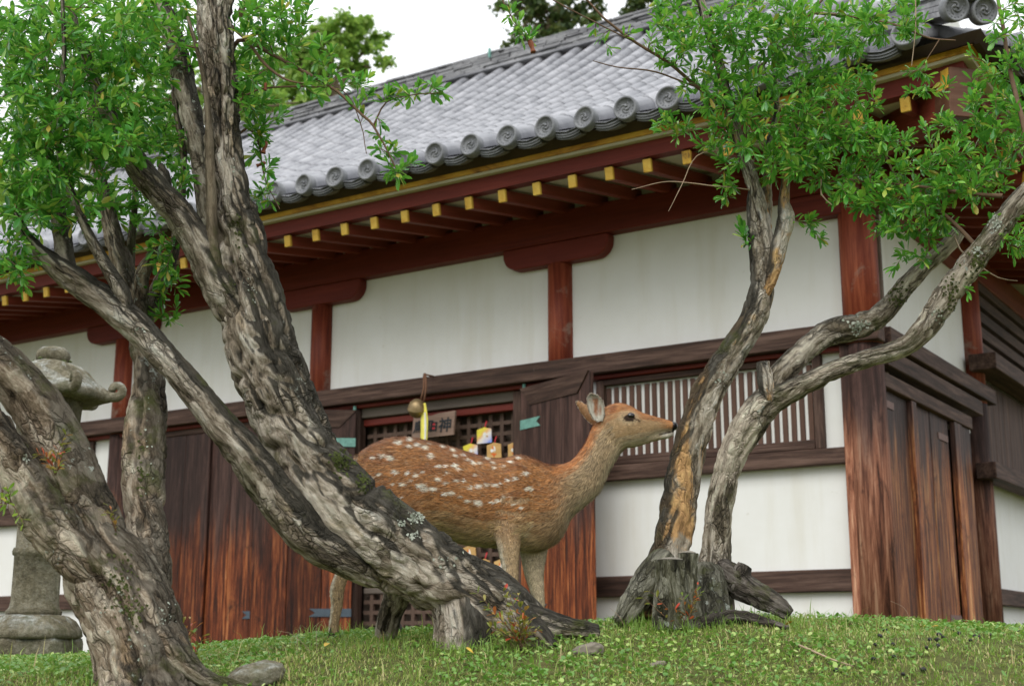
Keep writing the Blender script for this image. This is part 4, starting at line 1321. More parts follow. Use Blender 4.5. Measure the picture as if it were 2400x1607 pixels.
class Tree:
    def __init__(s, name, label, base, barkmat):
        s.root = thing(name, label, 'tree', base)
        s.base = np.array(base)
        s.mat = barkmat
        s.nodes = []          # attachment points for twigs
        s.seed = len(name) * 1.37
        s.twV, s.twF, s.twn = [], [], 0
        s.bvh = []
        s.leaves = []         # pos, dir, normal, len, wid
    def limb(s, name, pts, segs=40, ds=0.012, amp=0.010, plate=0.035, mat=None, lobes=0.10, attach=True, world=None):
        P4 = px_path(pts) if world is None else np.array(world, float)
        if world is None and name != 'trunk' and name != 'second_trunk':
            P4 = np.vstack([P4[:1], P4])          # start as a thin wedge buried in the parent wood
            P4[0, :3] += (P4[1, :3] - P4[2, :3]) * 0.35
            P4[0, 3] *= 0.12
            P4[1, 3] *= 0.85
        s.seed += 2.3
        V, Fc, fl, h = bark_tube(P4, segs, ds, amp, plate, s.seed, lobes)
        link(name, mesh_np(name, V - s.base, Fc, True, {'flow': ('FLOAT_VECTOR', fl), 'ht': ('FLOAT', h)}), mat or s.mat, s.root)
        s.bvh.append(BVHTree.FromPolygons([tuple(p) for p in V], [tuple(f) for f in Fc[0]]))
        if attach:
            Q = spline(P4, 0.05)
            for r in Q[len(Q) // 3:]:
                s.nodes.append((*r[:3], r[3]))
    def thin(s, name, pts, mat, attach=True, n=6):
        P4 = px_path(pts)
        Q = spline(P4, 0.03)
        jit = (fbm(Q[:, :3] * 14 + s.seed, 2) - 0.5)[:, None] * 0.006
        V, Fc = tube_np(Q[:, :3] + jit, np.maximum(Q[:, 3] * 0.75, 0.0012), n)
        link(name, mesh_np(name, V - s.base, Fc), mat, s.root)
        if attach:
            for r in Q[1::2]:
                s.nodes.append((*r[:3], r[3]))
    def twig(s, tip, lead, leafy=True, maxd=9.0, sparse=1.0, droop=0.0):
        nd = np.array(s.nodes)
        dv = tip - nd[:, :3]
        dist = np.linalg.norm(dv, axis=1)
        i = int(np.argmin(dist + 0.25 * np.clip(nd[:, 2] - tip[2], 0, 9) * (1 - droop)))
        if dist[i] > maxd:
            return
        a = nd[i, :3]
        L = dist[i]
        n = max(4, int(L / 0.04))
        t_ = np.linspace(0, 1, n)[:, None]
        side = np.random.default_rng(abs(int(tip[0] * 9999)) % 99991).normal(size=3) * 0.10 * L
        mid = (a + tip) / 2 + side + np.array([0, 0, 0.10 * L * (1 - 2 * droop)])
        P = (1 - t_) ** 2 * a + 2 * t_ * (1 - t_) * mid + t_ ** 2 * tip
        r0 = min(nd[i, 3] * 0.6, 0.0022 + 0.006 * L)
        R = r0 + (0.0011 - r0) * t_[:, 0]
        V, Fc = tube_np(P, R, 5)
        s.twV.append(V); s.twF.append(Fc + s.twn); s.twn += len(V)
        for q_, r_ in zip(P[1::2], R[1::2]):
            s.nodes.append((*q_, r_))
        if leafy:
            s.leaf_run(P, lead, sparse)
    def leaf_run(s, P, lead, sparse=1.0):
        """leaves in uneven pairs and tufts over the outer length 'lead' of a twig"""
        seg = np.linalg.norm(np.diff(P, axis=0), axis=1)
        s_ = np.concatenate([[0], np.cumsum(seg)])
        tot = s_[-1]
        d = max(0.0, tot - lead)
        T, N, Bn = frames(P)
        while d < tot:
            k = min(int(np.searchsorted(s_, d)), len(P) - 1)
            p = P[k]; tdir = T[k]
            n_here = 2 if rng.random() < 0.6 else int(rng.integers(3, 6))
            a0 = rng.random() * 6.28
            for m_ in range(n_here):
                a = a0 + m_ * 2 * math.pi / n_here + rng.normal() * 0.25
                out = math.cos(a) * N[k] + math.sin(a) * Bn[k]
                ang = rng.uniform(0.45, 1.15)
                dr = tdir * math.cos(ang) + out * math.sin(ang) + np.array([0, 0, 0.14])
                s.add_leaf(p + out * 0.002, dr)
            d += rng.uniform(0.014, 0.026) / sparse
        for m_ in range(int(rng.integers(3, 6))):
            s.add_leaf(P[-1], T[-1] + rng.normal(size=3) * 0.45)
    def add_leaf(s, p, dr, L=None):
        dr = dr / (np.linalg.norm(dr) + 1e-9)
        up = np.array([0, 0, 1.0]) + rng.normal(size=3) * 0.45
        nrm = up - dr * up.dot(dr)
        nrm /= np.linalg.norm(nrm) + 1e-9
        L = L or rng.uniform(0.022, 0.056)
        s.leaves.append((p, dr, nrm, L, L * rng.uniform(0.25, 0.37)))
    def blob(s, x, y, rx, ry, Y, dY, n, lead=0.18, maxd=9.0, sparse=1.0, droop=0.0):
        tips = []
        n = int(n * (2.1 if dY > 0.09 else 1.4))
        while len(tips) < n:
            e = rng.uniform(-1, 1, 3)
            if e.dot(e) > 1:
                continue
            tips.append(at(x + e[0] * rx, y + e[1] * ry, Y + e[2] * dY))
        nd = np.array(s.nodes)[:, :3]
        tips.sort(key=lambda t_: np.min(np.linalg.norm(nd - t_, axis=1)))
        for t_ in tips:
            s.twig(t_, lead * rng.uniform(0.7, 1.3), True, maxd, sparse, droop)
    def surf(s, x, y):
        """nearest bark surface on the line of sight through a pixel"""
        d = Vector(at(x, y, 1.0)).normalized()
        best = None
        for b in s.bvh:
            hit, nrm, _, dist = b.ray_cast(Vector((0, 0, 0)), d)
            if hit is not None and (best is None or dist < best[2]):
                best = (np.array(hit), np.array(nrm), dist)
        if best is not None and best[1].dot(np.array(d)) > 0:
            best = (best[0], -best[1], best[2])
        return best
    def lichen(s, x, y, rx, ry, n, mat, size=(0.003, 0.008), name='lichen'):
        V, Fc, c = [], [], 0
        for _ in range(n):
            e = rng.normal(size=2) * 0.5
            h = s.surf(x + e[0] * rx, y + e[1] * ry)
            if h is None:
                continue
            p, nr, _d = h
            t1 = np.cross(nr, rng.normal(size=3)); t1 /= np.linalg.norm(t1) + 1e-9
            t2 = np.cross(nr, t1)
            r = rng.uniform(*size)
            k = 7
            ring = [p + nr * 0.0035 * rng.uniform(0.3, 1.3) + (t1 * math.cos(6.283 * q / k) + t2 * math.sin(6.283 * q / k)) * r * rng.uniform(0.5, 1.25) for q in range(k)]
            V += [p + nr * 0.0015] + ring
            Fc += [(c, c + 1 + q, c + 1 + (q + 1) % k) for q in range(k)]
            c += k + 1
        if V:
            link(name, mesh_np(name, np.array(V) - s.base, np.array(Fc), False), mat, s.root, kind='stuff')
    def flake(s, x, y, L, w, ang, mat):
        """a curl of peeling bark standing off the trunk"""
        h = s.surf(x, y)
        if h is None:
            return
        p, nr, _d = h
        ax = np.array([math.sin(ang), 0.0, math.cos(ang)])
        ax -= nr * ax.dot(nr); ax /= np.linalg.norm(ax)
        sd = np.cross(nr, ax)
        n = 7
        V = []
        for q in range(n):
            t_ = q / (n - 1)
            c = p - nr * 0.004 + ax * L * (t_ - 0.5) + nr * (0.022 * t_ ** 2)
            ww = w * (1 - 0.75 * abs(2 * t_ - 0.9)) * 0.5 + 0.002
            V += [c - sd * ww, c + sd * ww, c - sd * ww - nr * 0.003, c + sd * ww - nr * 0.003]
        Fc = []
        for q in range(n - 1):
            a = 4 * q
            Fc += [(a, a + 1, a + 5, a + 4), (a + 2, a + 6, a + 7, a + 3), (a, a + 4, a + 6, a + 2), (a + 1, a + 3, a + 7, a + 5)]
        link('bark_flake', mesh_np('bark_flake', np.array(V) - s.base, np.array(Fc)), mat, s.root)
    def finish(s, leafmat, nparts=300, young=None):
        if s.twV:
            link('twigs', mesh_np('twigs', np.vstack(s.twV) - s.base, np.vstack(s.twF)), M['twig'], s.root, kind='stuff')
        if not s.leaves:
            return
        arr = s.leaves
        P = np.array([a[0] for a in arr]); D = np.array([a[1] for a in arr]); Nn = np.array([a[2] for a in arr])
        L = np.array([a[3] for a in arr]); W = np.array([a[4] for a in arr])
        px = proj(P)
        inside = (px[:, 0] > 0) & (px[:, 0] < 2400) & (px[:, 1] > 0) & (px[:, 1] < 1607)
        face = np.abs((Nn * P).sum(1) / np.linalg.norm(P, axis=1))
        size = np.where(inside, L * (0.3 + face) / np.linalg.norm(P, axis=1), -1)
        order = np.argsort(-size)
        big = order[:nparts]
        rest = order[nparts:]
        r_ = rng.random(len(arr))
        V, Fc, rn = leaf_cloud(P[rest] - s.base, D[rest], Nn[rest], L[rest], W[rest], r_[rest])
        link('foliage', mesh_np('foliage', V, Fc, True, {'rnd': ('FLOAT', rn)}), leafmat, s.root, kind='stuff')
        for i in big:
            o = link('leaf', LEAFM[(leafmat.name, int(i) % 4)], None, s.root)
            x_ = np.cross(D[i], Nn[i])
            mx = np.eye(4)
            mx[:3, 0] = x_ * L[i]; mx[:3, 1] = D[i] * L[i]; mx[:3, 2] = Nn[i] * L[i]; mx[:3, 3] = P[i] - s.base
            o.matrix_local = Matrix(mx.tolist())

# one leaf: midrib fold, droop; x = width, y = length, z = normal
LV = np.array([(0, 0, 0), (0, 0.42, -0.01), (0, 0.78, -0.04), (0, 1.0, -0.10), (-0.62, 0.30, 0.16), (-1.0, 0.66, 0.20), (0.62, 0.30, 0.16), (1.0, 0.66, 0.20), (-0.60, 0.90, 0.06), (0.60, 0.90, 0.06)])
LF4 = np.array([(1, 2, 5, 4), (1, 6, 7, 2), (2, 3, 8, 5), (2, 7, 9, 3)])
LF3 = np.array([(0, 1, 4), (0, 6, 1)])
def leaf_cloud(P, D, Nn, L, W, rnd):
    X = np.cross(D, Nn)
    n = len(P)
    m = len(LV)
    hw = (W / 2)[:, None, None]
    ln = L[:, None, None]
    fold = 0.5 * hw
    V = P[:, None, :] + LV[None, :, 0:1] * hw * X[:, None, :] + LV[None, :, 1:2] * ln * D[:, None, :] + (LV[None, :, 2:3] * hw + np.minimum(LV[None, :, 2:3], 0) * ln * 0.6) * Nn[:, None, :]
    off = (np.arange(n) * m)[:, None, None]
    return V.reshape(-1, 3), [(LF4[None] + off).reshape(-1, 4), (LF3[None] + off).reshape(-1, 3)], np.repeat(rnd, m)
LEAFM = {}
for key in ('leaf_l', 'leaf_r'):
    for q in range(4):
        w = 0.27 + 0.045 * q
        V, Fc, rn = leaf_cloud(np.zeros((1, 3)), np.array([[0, 1.0, 0]]), np.array([[0, 0, 1.0]]), np.array([1.0]), np.array([w]), np.array([0.11 + 0.22 * q]))
        me = mesh_np('leaf', V, Fc, True, {'rnd': ('FLOAT', rn)})
        me.materials.append(M[key])
        LEAFM[(M[key].name, q)] = me

# ---- the tree that leans across the picture
T2 = Tree('leaning_tree', 'large gnarled tree with thick furrowed trunk leaning over in front of the deer', tuple(at(1165, 1490, 4.85)), M['bark_lean'])
T2.limb('trunk', [(1235, 1490, 60, 4.86), (1190, 1455, 68, 4.86), (1130, 1408, 74, 4.85), (1012, 1343, 80, 4.84), (919, 1276, 88, 4.82), (823, 1212, 90, 4.80), (748, 1122, 84, 4.78), (699, 1045, 76, 4.76), (655, 945, 74, 4.74),
                  (618, 840, 76, 4.72), (598, 730, 70, 4.71), (571, 612, 58, 4.70), (546, 505, 50, 4.69), (531, 408, 37, 4.68), (521, 306, 33, 4.67), (514, 204, 33, 4.66), (508, 102, 34, 4.65), (506, 0, 34, 4.64), (504, -140, 30, 4.62)],
        150, 0.007, 0.042, 0.050, lobes=0.13)
T2.limb('root', [(1150, 1420, 50, 4.83), (1230, 1452, 44, 4.85), (1300, 1470, 34, 4.87), (1350, 1476, 26, 4.88), (1400, 1482, 16, 4.9)], 64, 0.008, 0.016, 0.035, lobes=0.2, attach=False)
T2.limb('root', [(1075, 1350, 30, 4.90), (1078, 1392, 58, 4.845), (1083, 1440, 60, 4.80), (1087, 1500, 66, 4.77), (1083, 1550, 64, 4.76)], 72, 0.008, 0.020, 0.04, lobes=0.16, attach=False)
T2.limb('root', [(960, 1330, 40, 4.9), (930, 1395, 30, 4.98), (915, 1440, 26, 5.02), (905, 1490, 24, 5.05)], 40, 0.008, 0.010, 0.03, lobes=0.2, attach=False)
T2.limb('root', [(1190, 1440, 42, 4.80), (1245, 1490, 38, 4.74), (1290, 1528, 24, 4.70)], 48, 0.008, 0.014, 0.035, lobes=0.2, attach=False)
T2.limb('limb', [(872, 1352, 30, 4.78), (800, 1302, 42, 4.72), (735, 1262, 48, 4.69), (672, 1195, 50, 4.66), (615, 1120, 47, 4.62), (575, 1062, 44, 4.59), (520, 1000, 39, 4.56), (453, 915, 34, 4.53), (385, 835, 33, 4.50), (324, 772, 35, 4.48), (256, 714, 34, 4.46),
                 (188, 666, 31, 4.44), (137, 629, 27, 4.42), (102, 598, 19, 4.40), (68, 560, 12, 4.38), (30, 500, 8, 4.36)], 72, 0.009, 0.013, 0.04, lobes=0.10)
T2.limb('limb', [(590, 790, 40, 4.70), (555, 735, 42, 4.67), (502, 653, 39, 4.64), (459, 561, 38, 4.62), (408, 490, 34, 4.60), (357, 434, 30, 4.58), (316, 378, 27, 4.56), (270, 290, 22, 4.54), (235, 225, 16, 4.52), (200, 130, 10, 4.48), (170, 30, 7, 4.44)], 64, 0.009, 0.016, 0.035)
T2.limb('limb', [(520, 640, 20, 4.80), (490, 520, 22, 4.84), (480, 430, 24, 4.86), (462, 330, 26, 4.88), (440, 230, 26, 4.90), (420, 130, 23, 4.92), (380, 15, 20, 4.94), (350, -70, 18, 4.96)], 48, 0.011, 0.014, 0.035)
T2.limb('stem', [(515, 640, 10, 4.62), (500, 585, 13, 4.60), (495, 450, 12, 4.59), (491, 350, 10, 4.59), (487, 255, 7, 4.59), (470, 150, 5, 4.58), (440, 40, 4, 4.57)], 28, 0.012, 0.003, 0.02, M['bark_young'], 0.06)
T2.limb('limb', [(300, 760, 14, 4.46), (288, 693, 17, 4.44), (260, 642, 15, 4.42), (232, 594, 13, 4.40), (208, 550, 11, 4.38), (175, 475, 9, 4.36), (150, 410, 8, 4.34), (138, 350, 6, 4.32), (140, 250, 6, 4.30), (150, 120, 5, 4.28), (145, -20, 4, 4.26)], 28, 0.012, 0.006, 0.03)
T2.limb('limb', [(160, 640, 20, 4.43), (150, 590, 21, 4.45), (144, 545, 20, 4.46), (136, 500, 17, 4.47), (126, 450, 12, 4.48), (118, 370, 9, 4.49), (120, 260, 7, 4.50), (100, 120, 5, 4.50)], 36, 0.012, 0.008, 0.03)
T2.limb('dead_snag', [(392, 470, 12, 4.62), (388, 425, 13, 4.63), (380, 395, 9, 4.64), (376, 385, 5, 4.64)], 24, 0.01, 0.006, 0.02, attach=False)
T2.thin('branch', [(530, 180, 8, 4.68), (560, 95, 7, 4.66), (640, 130, 6, 4.60), (720, 172, 5.5, 4.55), (790, 215, 5, 4.52), (850, 270, 4.5, 4.50), (875, 295, 4, 4.5), (900, 340, 3, 4.5), (930, 400, 2.5, 4.5)], M['twig'])
T2.thin('branch', [(540, 60, 7, 4.66), (575, 90, 6, 4.62), (630, 160, 5, 4.56), (680, 190, 3, 4.52), (714, 195, 2, 4.50)], M['twig'])
T2.thin('branch', [(875, 295, 3, 4.5), (905, 240, 2.5, 4.48), (960, 224, 2, 4.46), (1030, 218, 1.5, 4.44)], M['twig'])
T2.thin('branch', [(545, 250, 4, 4.66), (600, 212, 3, 4.62), (690, 203, 2.8, 4.60), (780, 208, 2.4, 4.56), (818, 225, 2, 4.55), (845, 290, 1.6, 4.54), (860, 360, 1.2, 4.54)], M['twig'])
T2.thin('branch', [(560, 40, 10, 4.72), (590, -30, 8, 4.70), (640, -90, 6, 4.66)], M['twig'])
T2.thin('branch', [(545, 330, 5, 4.74), (580, 300, 4, 4.76), (605, 330, 3, 4.77), (612, 380, 2.5, 4.78), (625, 430, 2, 4.78), (655, 490, 1.5, 4.78)], M['twig'])
for a in [(70, 90, 150, 110, 4.35, 0.25, 46), (250, 70, 150, 110, 4.45, 0.25, 46), (90, 250, 140, 110, 4.30, 0.25, 46), (280, 200, 120, 110, 4.45, 0.25, 36), (60, 400, 110, 80, 4.30, 0.2, 28), (190, 350, 130, 80, 4.40, 0.25, 30),
          (300, 330, 80, 80, 4.35, 0.2, 14), (50, 520, 80, 55, 4.30, 0.15, 14), (160, 470, 110, 70, 4.40, 0.2, 20), (40, 620, 50, 50, 4.28, 0.1, 8), (630, 50, 100, 90, 4.60, 0.2, 34), (590, 190, 60, 90, 4.72, 0.2, 20), (430, 60, 80, 100, 4.85, 0.2, 16),
          (330, 60, 90, 90, 4.90, 0.2, 16), (620, 270, 45, 60, 4.78, 0.1, 10)]:
    T2.blob(*a)
for a in [(770, 190, 60, 40, 4.52, 0.06, 7, 0.13, 0.5), (735, 130, 60, 45, 4.50, 0.06, 5, 0.13, 0.5), (840, 230, 50, 60, 4.50, 0.05, 6, 0.12, 0.5), (930, 225, 60, 25, 4.47, 0.04, 6, 0.10, 0.5), (1000, 215, 40, 20, 4.45, 0.03, 4, 0.08, 0.4),
          (900, 330, 30, 60, 4.50, 0.05, 7, 0.12, 0.5), (935, 400, 40, 30, 4.50, 0.04, 5, 0.10, 0.5), (620, 440, 30, 60, 4.78, 0.05, 5, 0.10, 0.5), (605, 470, 25, 30, 4.76, 0.05, 3, 0.10, 0.5), (600, 330, 30, 40, 4.77, 0.05, 4, 0.1, 0.5)]:
    T2.blob(*a, 1.0, 0.5)
T2.blob(385, 600, 35, 90, 4.60, 0.08, 9, 0.10, 0.6)
T2.blob(420, 440, 40, 70, 4.66, 0.08, 9, 0.12, 0.6)
def fruit(tree, x, y, Y, s_, ang):
    m = MB()
    m.lathe([(0.004, 0.03), (0.010, 0.026), (0.013, 0.012), (0.011, 0.0), (0.0085, -0.012), (0.012, -0.026), (0.013, -0.030), (0.005, -0.027)][::-1], 10)
    link('dry_flower', m.mesh('dry_flower', 0, True), M['fruit'], tree.root, tuple(at(x, y, Y) - tree.base), (0, ang, 0)).scale = (s_,) * 3
T2.twig(at(618, 335, 4.76), 0.05); T2.twig(at(612, 378, 4.76), 0.05)
fruit(T2, 620, 345, 4.76, 0.8, 0.2); fruit(T2, 612, 385, 4.76, 0.6, 1.2); fruit(T2, 622, 203, 4.59, 0.5, 0.0)
for a in [(975, 1212, 24, 14, 60), (940, 1225, 10, 10, 22), (968, 1255, 14, 12, 26), (1050, 1310, 30, 14, 12), (590, 700, 20, 60, 12), (545, 410, 14, 60, 12), (330, 770, 25, 15, 8)]:
    T2.lichen(*a, M['lichen'], (0.002, 0.006))
for a in [(802, 1080, 24, 30, 120), (850, 1130, 20, 26, 60), (560, 560, 12, 80, 26)]:
    T2.lichen(*a, M['moss'], (0.003, 0.007), 'moss')
for a in [(512, 800, 0.09, 0.016, 0.15), (520, 850, 0.10, 0.016, 0.1), (535, 910, 0.10, 0.018, 0.1), (606, 545, 0.06, 0.018, -0.5)]:
    T2.flake(*a, M['flake'])
T2.finish(M['leaf_l'], 300)

# ---- the tree at the left with two limbs and an upright stem
T1 = Tree('forked_tree', 'mossy forked tree with twisted base beside the stone lantern', tuple(at(335, 1600, 4.25)), M['bark_left'])
T1.limb('trunk', [(350, 1660, 120, 4.22), (338, 1590, 105, 4.24), (322, 1500, 98, 4.26), (295, 1415, 96, 4.28), (255, 1335, 92, 4.29), (215, 1265, 70, 4.29), (180, 1190, 60, 4.28)], 110, 0.008, 0.026, 0.045, lobes=0.18)
T1.limb('limb', [(262, 1330, 62, 4.30), (222, 1235, 62, 4.29), (172, 1125, 60, 4.27), (118, 1010, 58, 4.25), (67, 928, 55, 4.22), (10, 862, 48, 4.18), (-70, 790, 42, 4.14), (-160, 690, 34, 4.1), (-260, 540, 24, 4.08), (-330, 360, 15, 4.06), (-380, 150, 8, 4.05)], 72, 0.009, 0.012, 0.04, lobes=0.13)
T1.limb('limb', [(240, 1350, 52, 4.22), (170, 1282, 52, 4.20), (105, 1205, 54, 4.18), (62, 1128, 48, 4.16), (22, 1055, 42, 4.14), (-25, 985, 36, 4.12), (-90, 900, 30, 4.1), (-190, 780, 23, 4.06), (-300, 640, 16, 4.0), (-400, 470, 8, 3.95)], 72, 0.009, 0.018, 0.035, lobes=0.16)
T1.limb('upright_stem', [(350, 1480, 50, 4.28), (352, 1370, 52, 4.33), (345, 1263, 48, 4.40), (336, 1160, 46, 4.47), (338, 1032, 45, 4.55), (345, 929, 38, 4.63), (345, 851, 33, 4.70), (330, 780, 29, 4.76), (318, 720, 25, 4.80), (298, 652, 25, 4.84), (276, 584, 21, 4.88), (258, 520, 16, 4.92), (240, 440, 12, 4.96), (220, 340, 9, 5.0), (210, 220, 7, 5.04)], 72, 0.010, 0.020, 0.035, lobes=0.13)
T1.limb('limb', [(328, 755, 16, 4.76), (332, 690, 15, 4.76), (334, 645, 15, 4.75), (352, 608, 13, 4.74), (372, 578, 11, 4.73)], 32, 0.010, 0.008, 0.025)
T1.limb('limb', [(335, 770, 18, 4.79), (368, 685, 18, 4.82), (396, 620, 16, 4.84), (412, 560, 12, 4.86), (425, 470, 9, 4.88), (430, 360, 8, 4.9), (410, 240, 6, 4.92), (400, 140, 5, 4.94)], 32, 0.012, 0.008, 0.03)
T1.limb('limb', [(318, 735, 12, 4.84), (306, 650, 10, 4.88), (308, 570, 9, 4.92), (315, 480, 7, 4.96), (318, 380, 5, 5.0)], 24, 0.014, 0.005, 0.03)
T1.limb('root', [(380, 1480, 40, 4.2), (418, 1540, 34, 4.18), (470, 1585, 24, 4.2), (540, 1608, 18, 4.22), (620, 1625, 14, 4.25)], 40, 0.010, 0.010, 0.03, lobes=0.2, attach=False)
for a in [(230, 470, 60, 60, 4.98, 0.1, 10), (330, 470, 90, 70, 4.95, 0.15, 16), (300, 300, 120, 90, 5.0, 0.2, 30), (180, 250, 120, 120, 5.05, 0.2, 26), (400, 330, 60, 90, 4.95, 0.15, 14), (100, 480, 90, 70, 5.0, 0.2, 12), (400, 150, 70, 100, 5.0, 0.2, 16), (30, 250, 60, 200, 5.1, 0.2, 20), (200, 80, 200, 80, 5.1, 0.2, 28), (-300, 330, 130, 150, 4.1, 0.25, 30), (-330, 120, 130, 130, 4.1, 0.25, 26), (-420, 480, 110, 120, 4.0, 0.25, 16)]:
    T1.blob(*a)
for a in [(395, 690, 28, 80, 4.78, 0.04, 7), (375, 730, 18, 40, 4.78, 0.04, 4), (345, 590, 20, 15, 4.70, 0.03, 2)]:
    T1.blob(*a, 0.09, 0.5, 1.0, 0.6)
for a in [(60, 1075, 10, 12, 16), (270, 1420, 50, 70, 18), (330, 1500, 40, 50, 12), (385, 1440, 22, 30, 22), (345, 1050, 14, 120, 14)]:
    T1.lichen(*a, M['lichen'], (0.0015, 0.0045))
for a in [(280, 1350, 30, 60, 70), (310, 1430, 30, 60, 60), (330, 1100, 10, 90, 30)]:
    T1.lichen(*a, M['moss'], (0.003, 0.006), 'moss')
T1.finish(M['leaf_l'], 220)

# ---- the tree the deer sniffs
T3 = Tree('twin_stem_tree', 'pale twin-stemmed tree whose trunk the deer sniffs', tuple(at(1620, 1430, 5.36)), M['bark_right'])
T3.limb('trunk', [(1535, 1450, 72, 5.38), (1545, 1400, 56, 5.38), (1560, 1335, 46, 5.38), (1578, 1264, 42, 5.37), (1592, 1181, 41, 5.36), (1604, 1099, 39, 5.35), (1624, 1016, 38, 5.34), (1651, 933, 35, 5.33), (1690, 866, 33, 5.32), (1735, 795, 31, 5.31), (1770, 735, 30, 5.30), (1785, 680, 28, 5.30), (1787, 612, 27, 5.30), (1780, 530, 27, 5.30), (1772, 475, 22, 5.30), (1766, 434, 16, 5.29), (1741, 357, 13, 5.27), (1710, 255, 11, 5.25), (1687, 153, 10, 5.23), (1654, 51, 9, 5.20), (1630, -50, 8, 5.18)],
        80, 0.008, 0.016, 0.036, lobes=0.10)
T3.limb('trunk', [(1668, 1450, 56, 5.34), (1672, 1395, 46, 5.34), (1676, 1340, 39, 5.34), (1680, 1264, 33, 5.33), (1688, 1181, 31, 5.32), (1700, 1119, 29, 5.31), (1721, 1057, 31, 5.30), (1754, 998, 36, 5.28), (1788, 950, 35, 5.26), (1835, 922, 27, 5.24), (1889, 897, 24, 5.21), (1964, 862, 21, 5.16), (2043, 837, 21, 5.10), (2123, 811, 23, 5.04), (2171, 767, 26, 5.0), (2203, 719, 30, 4.97), (2235, 671, 29, 4.94), (2273, 623, 28, 4.90), (2330, 550, 27, 4.85), (2378, 486, 24, 4.80), (2440, 410, 21, 4.75), (2520, 300, 17, 4.7)],
        72, 0.008, 0.014, 0.034, M['bark_moss'], lobes=0.11)
T3.limb('limb', [(1770, 975, 26, 5.26), (1805, 915, 27, 5.26), (1840, 868, 26, 5.26), (1895, 813, 25, 5.26), (1948, 779, 27, 5.26), (2012, 765, 28, 5.26), (2066, 735, 24, 5.26), (2123, 671, 20, 5.25), (2171, 623, 18, 5.24), (2219, 577, 17, 5.23), (2247, 543, 16, 5.22)], 56, 0.008, 0.013, 0.034, M['bark_moss'])
T3.limb('snag', [(1800, 935, 20, 5.22), (1792, 885, 17, 5.22), (1787, 848, 14, 5.22)], 40, 0.008, 0.010, 0.025, attach=False)
T3.limb('root', [(1560, 1310, 34, 5.32), (1522, 1365, 36, 5.28), (1488, 1412, 32, 5.24), (1455, 1460, 20, 5.2)], 48, 0.008, 0.012, 0.034, M['bark_stump'], lobes=0.18, attach=False)
T3.limb('root', [(1690, 1330, 30, 5.30), (1735, 1368, 30, 5.26), (1785, 1398, 28, 5.22), (1825, 1420, 22, 5.2), (1850, 1440, 14, 5.2)], 48, 0.008, 0.018, 0.03, M['deadwood'], lobes=0.2, attach=False)
T3.limb('root_stub', [(1722, 1380, 20, 5.26), (1738, 1345, 20, 5.26), (1748, 1325, 16, 5.26)], 32, 0.008, 0.012, 0.02, M['deadwood'], lobes=0.2, attach=False)
T3.limb('root', [(1650, 1340, 44, 5.27), (1655, 1400, 46, 5.22), (1660, 1460, 50, 5.18)], 48, 0.008, 0.014, 0.03, M['bark_stump'], lobes=0.2, attach=False)
T3.limb('limb', [(1792, 690, 14, 5.27), (1812, 640, 16, 5.26), (1828, 565, 19, 5.25), (1842, 515, 20, 5.25), (1838, 470, 13, 5.25), (1845, 400, 8, 5.24), (1870, 310, 7, 5.22), (1880, 200, 6, 5.2)], 32, 0.010, 0.008, 0.03)
T3.limb('limb', [(1790, 560, 12, 5.33), (1796, 490, 13, 5.34), (1797, 430, 10, 5.35), (1800, 350, 8, 5.37), (1820, 250, 6, 5.40), (1810, 100, 5, 5.42)], 28, 0.010, 0.008, 0.03)
T3.thin('branch', [(1745, 370, 8, 5.27), (1752, 210, 7, 5.24), (1790, 150, 6.5, 5.22), (1848, 84, 6, 5.20), (1905, 25, 5, 5.18), (1960, -40, 4, 5.16)], M['twig'])
T3.thin('branch', [(1712, 262, 8, 5.25), (1688, 238, 7, 5.23), (1634, 204, 6, 5.20), (1567, 148, 5, 5.17), (1486, 97, 4.4, 5.14), (1414, 41, 3.6, 5.11), (1370, -5, 3, 5.09)], M['twig'])
T3.thin('branch', [(1640, 206, 3.4, 5.2), (1610, 196, 3, 5.19), (1532, 168, 2.6, 5.16), (1445, 158, 2, 5.13), (1389, 143, 1.4, 5.1)], M['twig'])
T3.thin('branch', [(1480, 95, 2, 5.14), (1350, 30, 2.2, 5.05), (1260, -20, 2.6, 5.0), (1180, -60, 3, 4.95)], M['twig'])
T3.thin('branch', [(1165, -45, 2.6, 4.95), (1180, 5, 2.2, 4.94), (1205, 50, 2, 4.93), (1228, 85, 1.6, 4.92), (1243, 108, 1.4, 4.92)], M['twig'])
T3.thin('bare_twig', [(1765, 445, 2.2, 5.28), (1674, 436, 2, 5.24), (1567, 426, 1.5, 5.2), (1481, 444, 0.8, 5.17)], M['deadtwig'], False)
T3.thin('bare_twig', [(1700, 352, 1.8, 5.24), (1634, 365, 1.6, 5.22), (1598, 434, 1.4, 5.21), (1567, 495, 0.8, 5.2)], M['deadtwig'], False)
T3.thin('bare_twig', [(1925, 420, 2.6, 5.1), (1925, 455, 2.4, 5.1), (1950, 480, 1.6, 5.09)], M['deadtwig'], False)
T3.thin('bare_twig', [(2145, -20, 2, 5.0), (2146, 60, 1.8, 5.0), (2142, 110, 1.5, 5.0), (2136, 155, 1.2, 5.0)], M['deadtwig'], False)
T3.thin('dry_shoot', [(2236, 552, 3, 5.2), (2250, 585, 2.6, 5.16), (2285, 615, 2.4, 5.1), (2340, 650, 1.8, 5.05), (2385, 658, 1.4, 5.0)], M['deadtwig'], False)
T3.thin('branch', [(2420, 430, 9, 4.76), (2400, 300, 8, 4.8), (2370, 180, 7, 4.85), (2350, 60, 6, 4.9), (2330, -50, 5, 4.95)], M['twig'])
T3.thin('branch', [(2350, 460, 8, 4.84), (2280, 455, 6, 4.9), (2180, 440, 5, 4.98), (2080, 430, 4, 5.05), (1980, 420, 3, 5.1)], M['twig'])
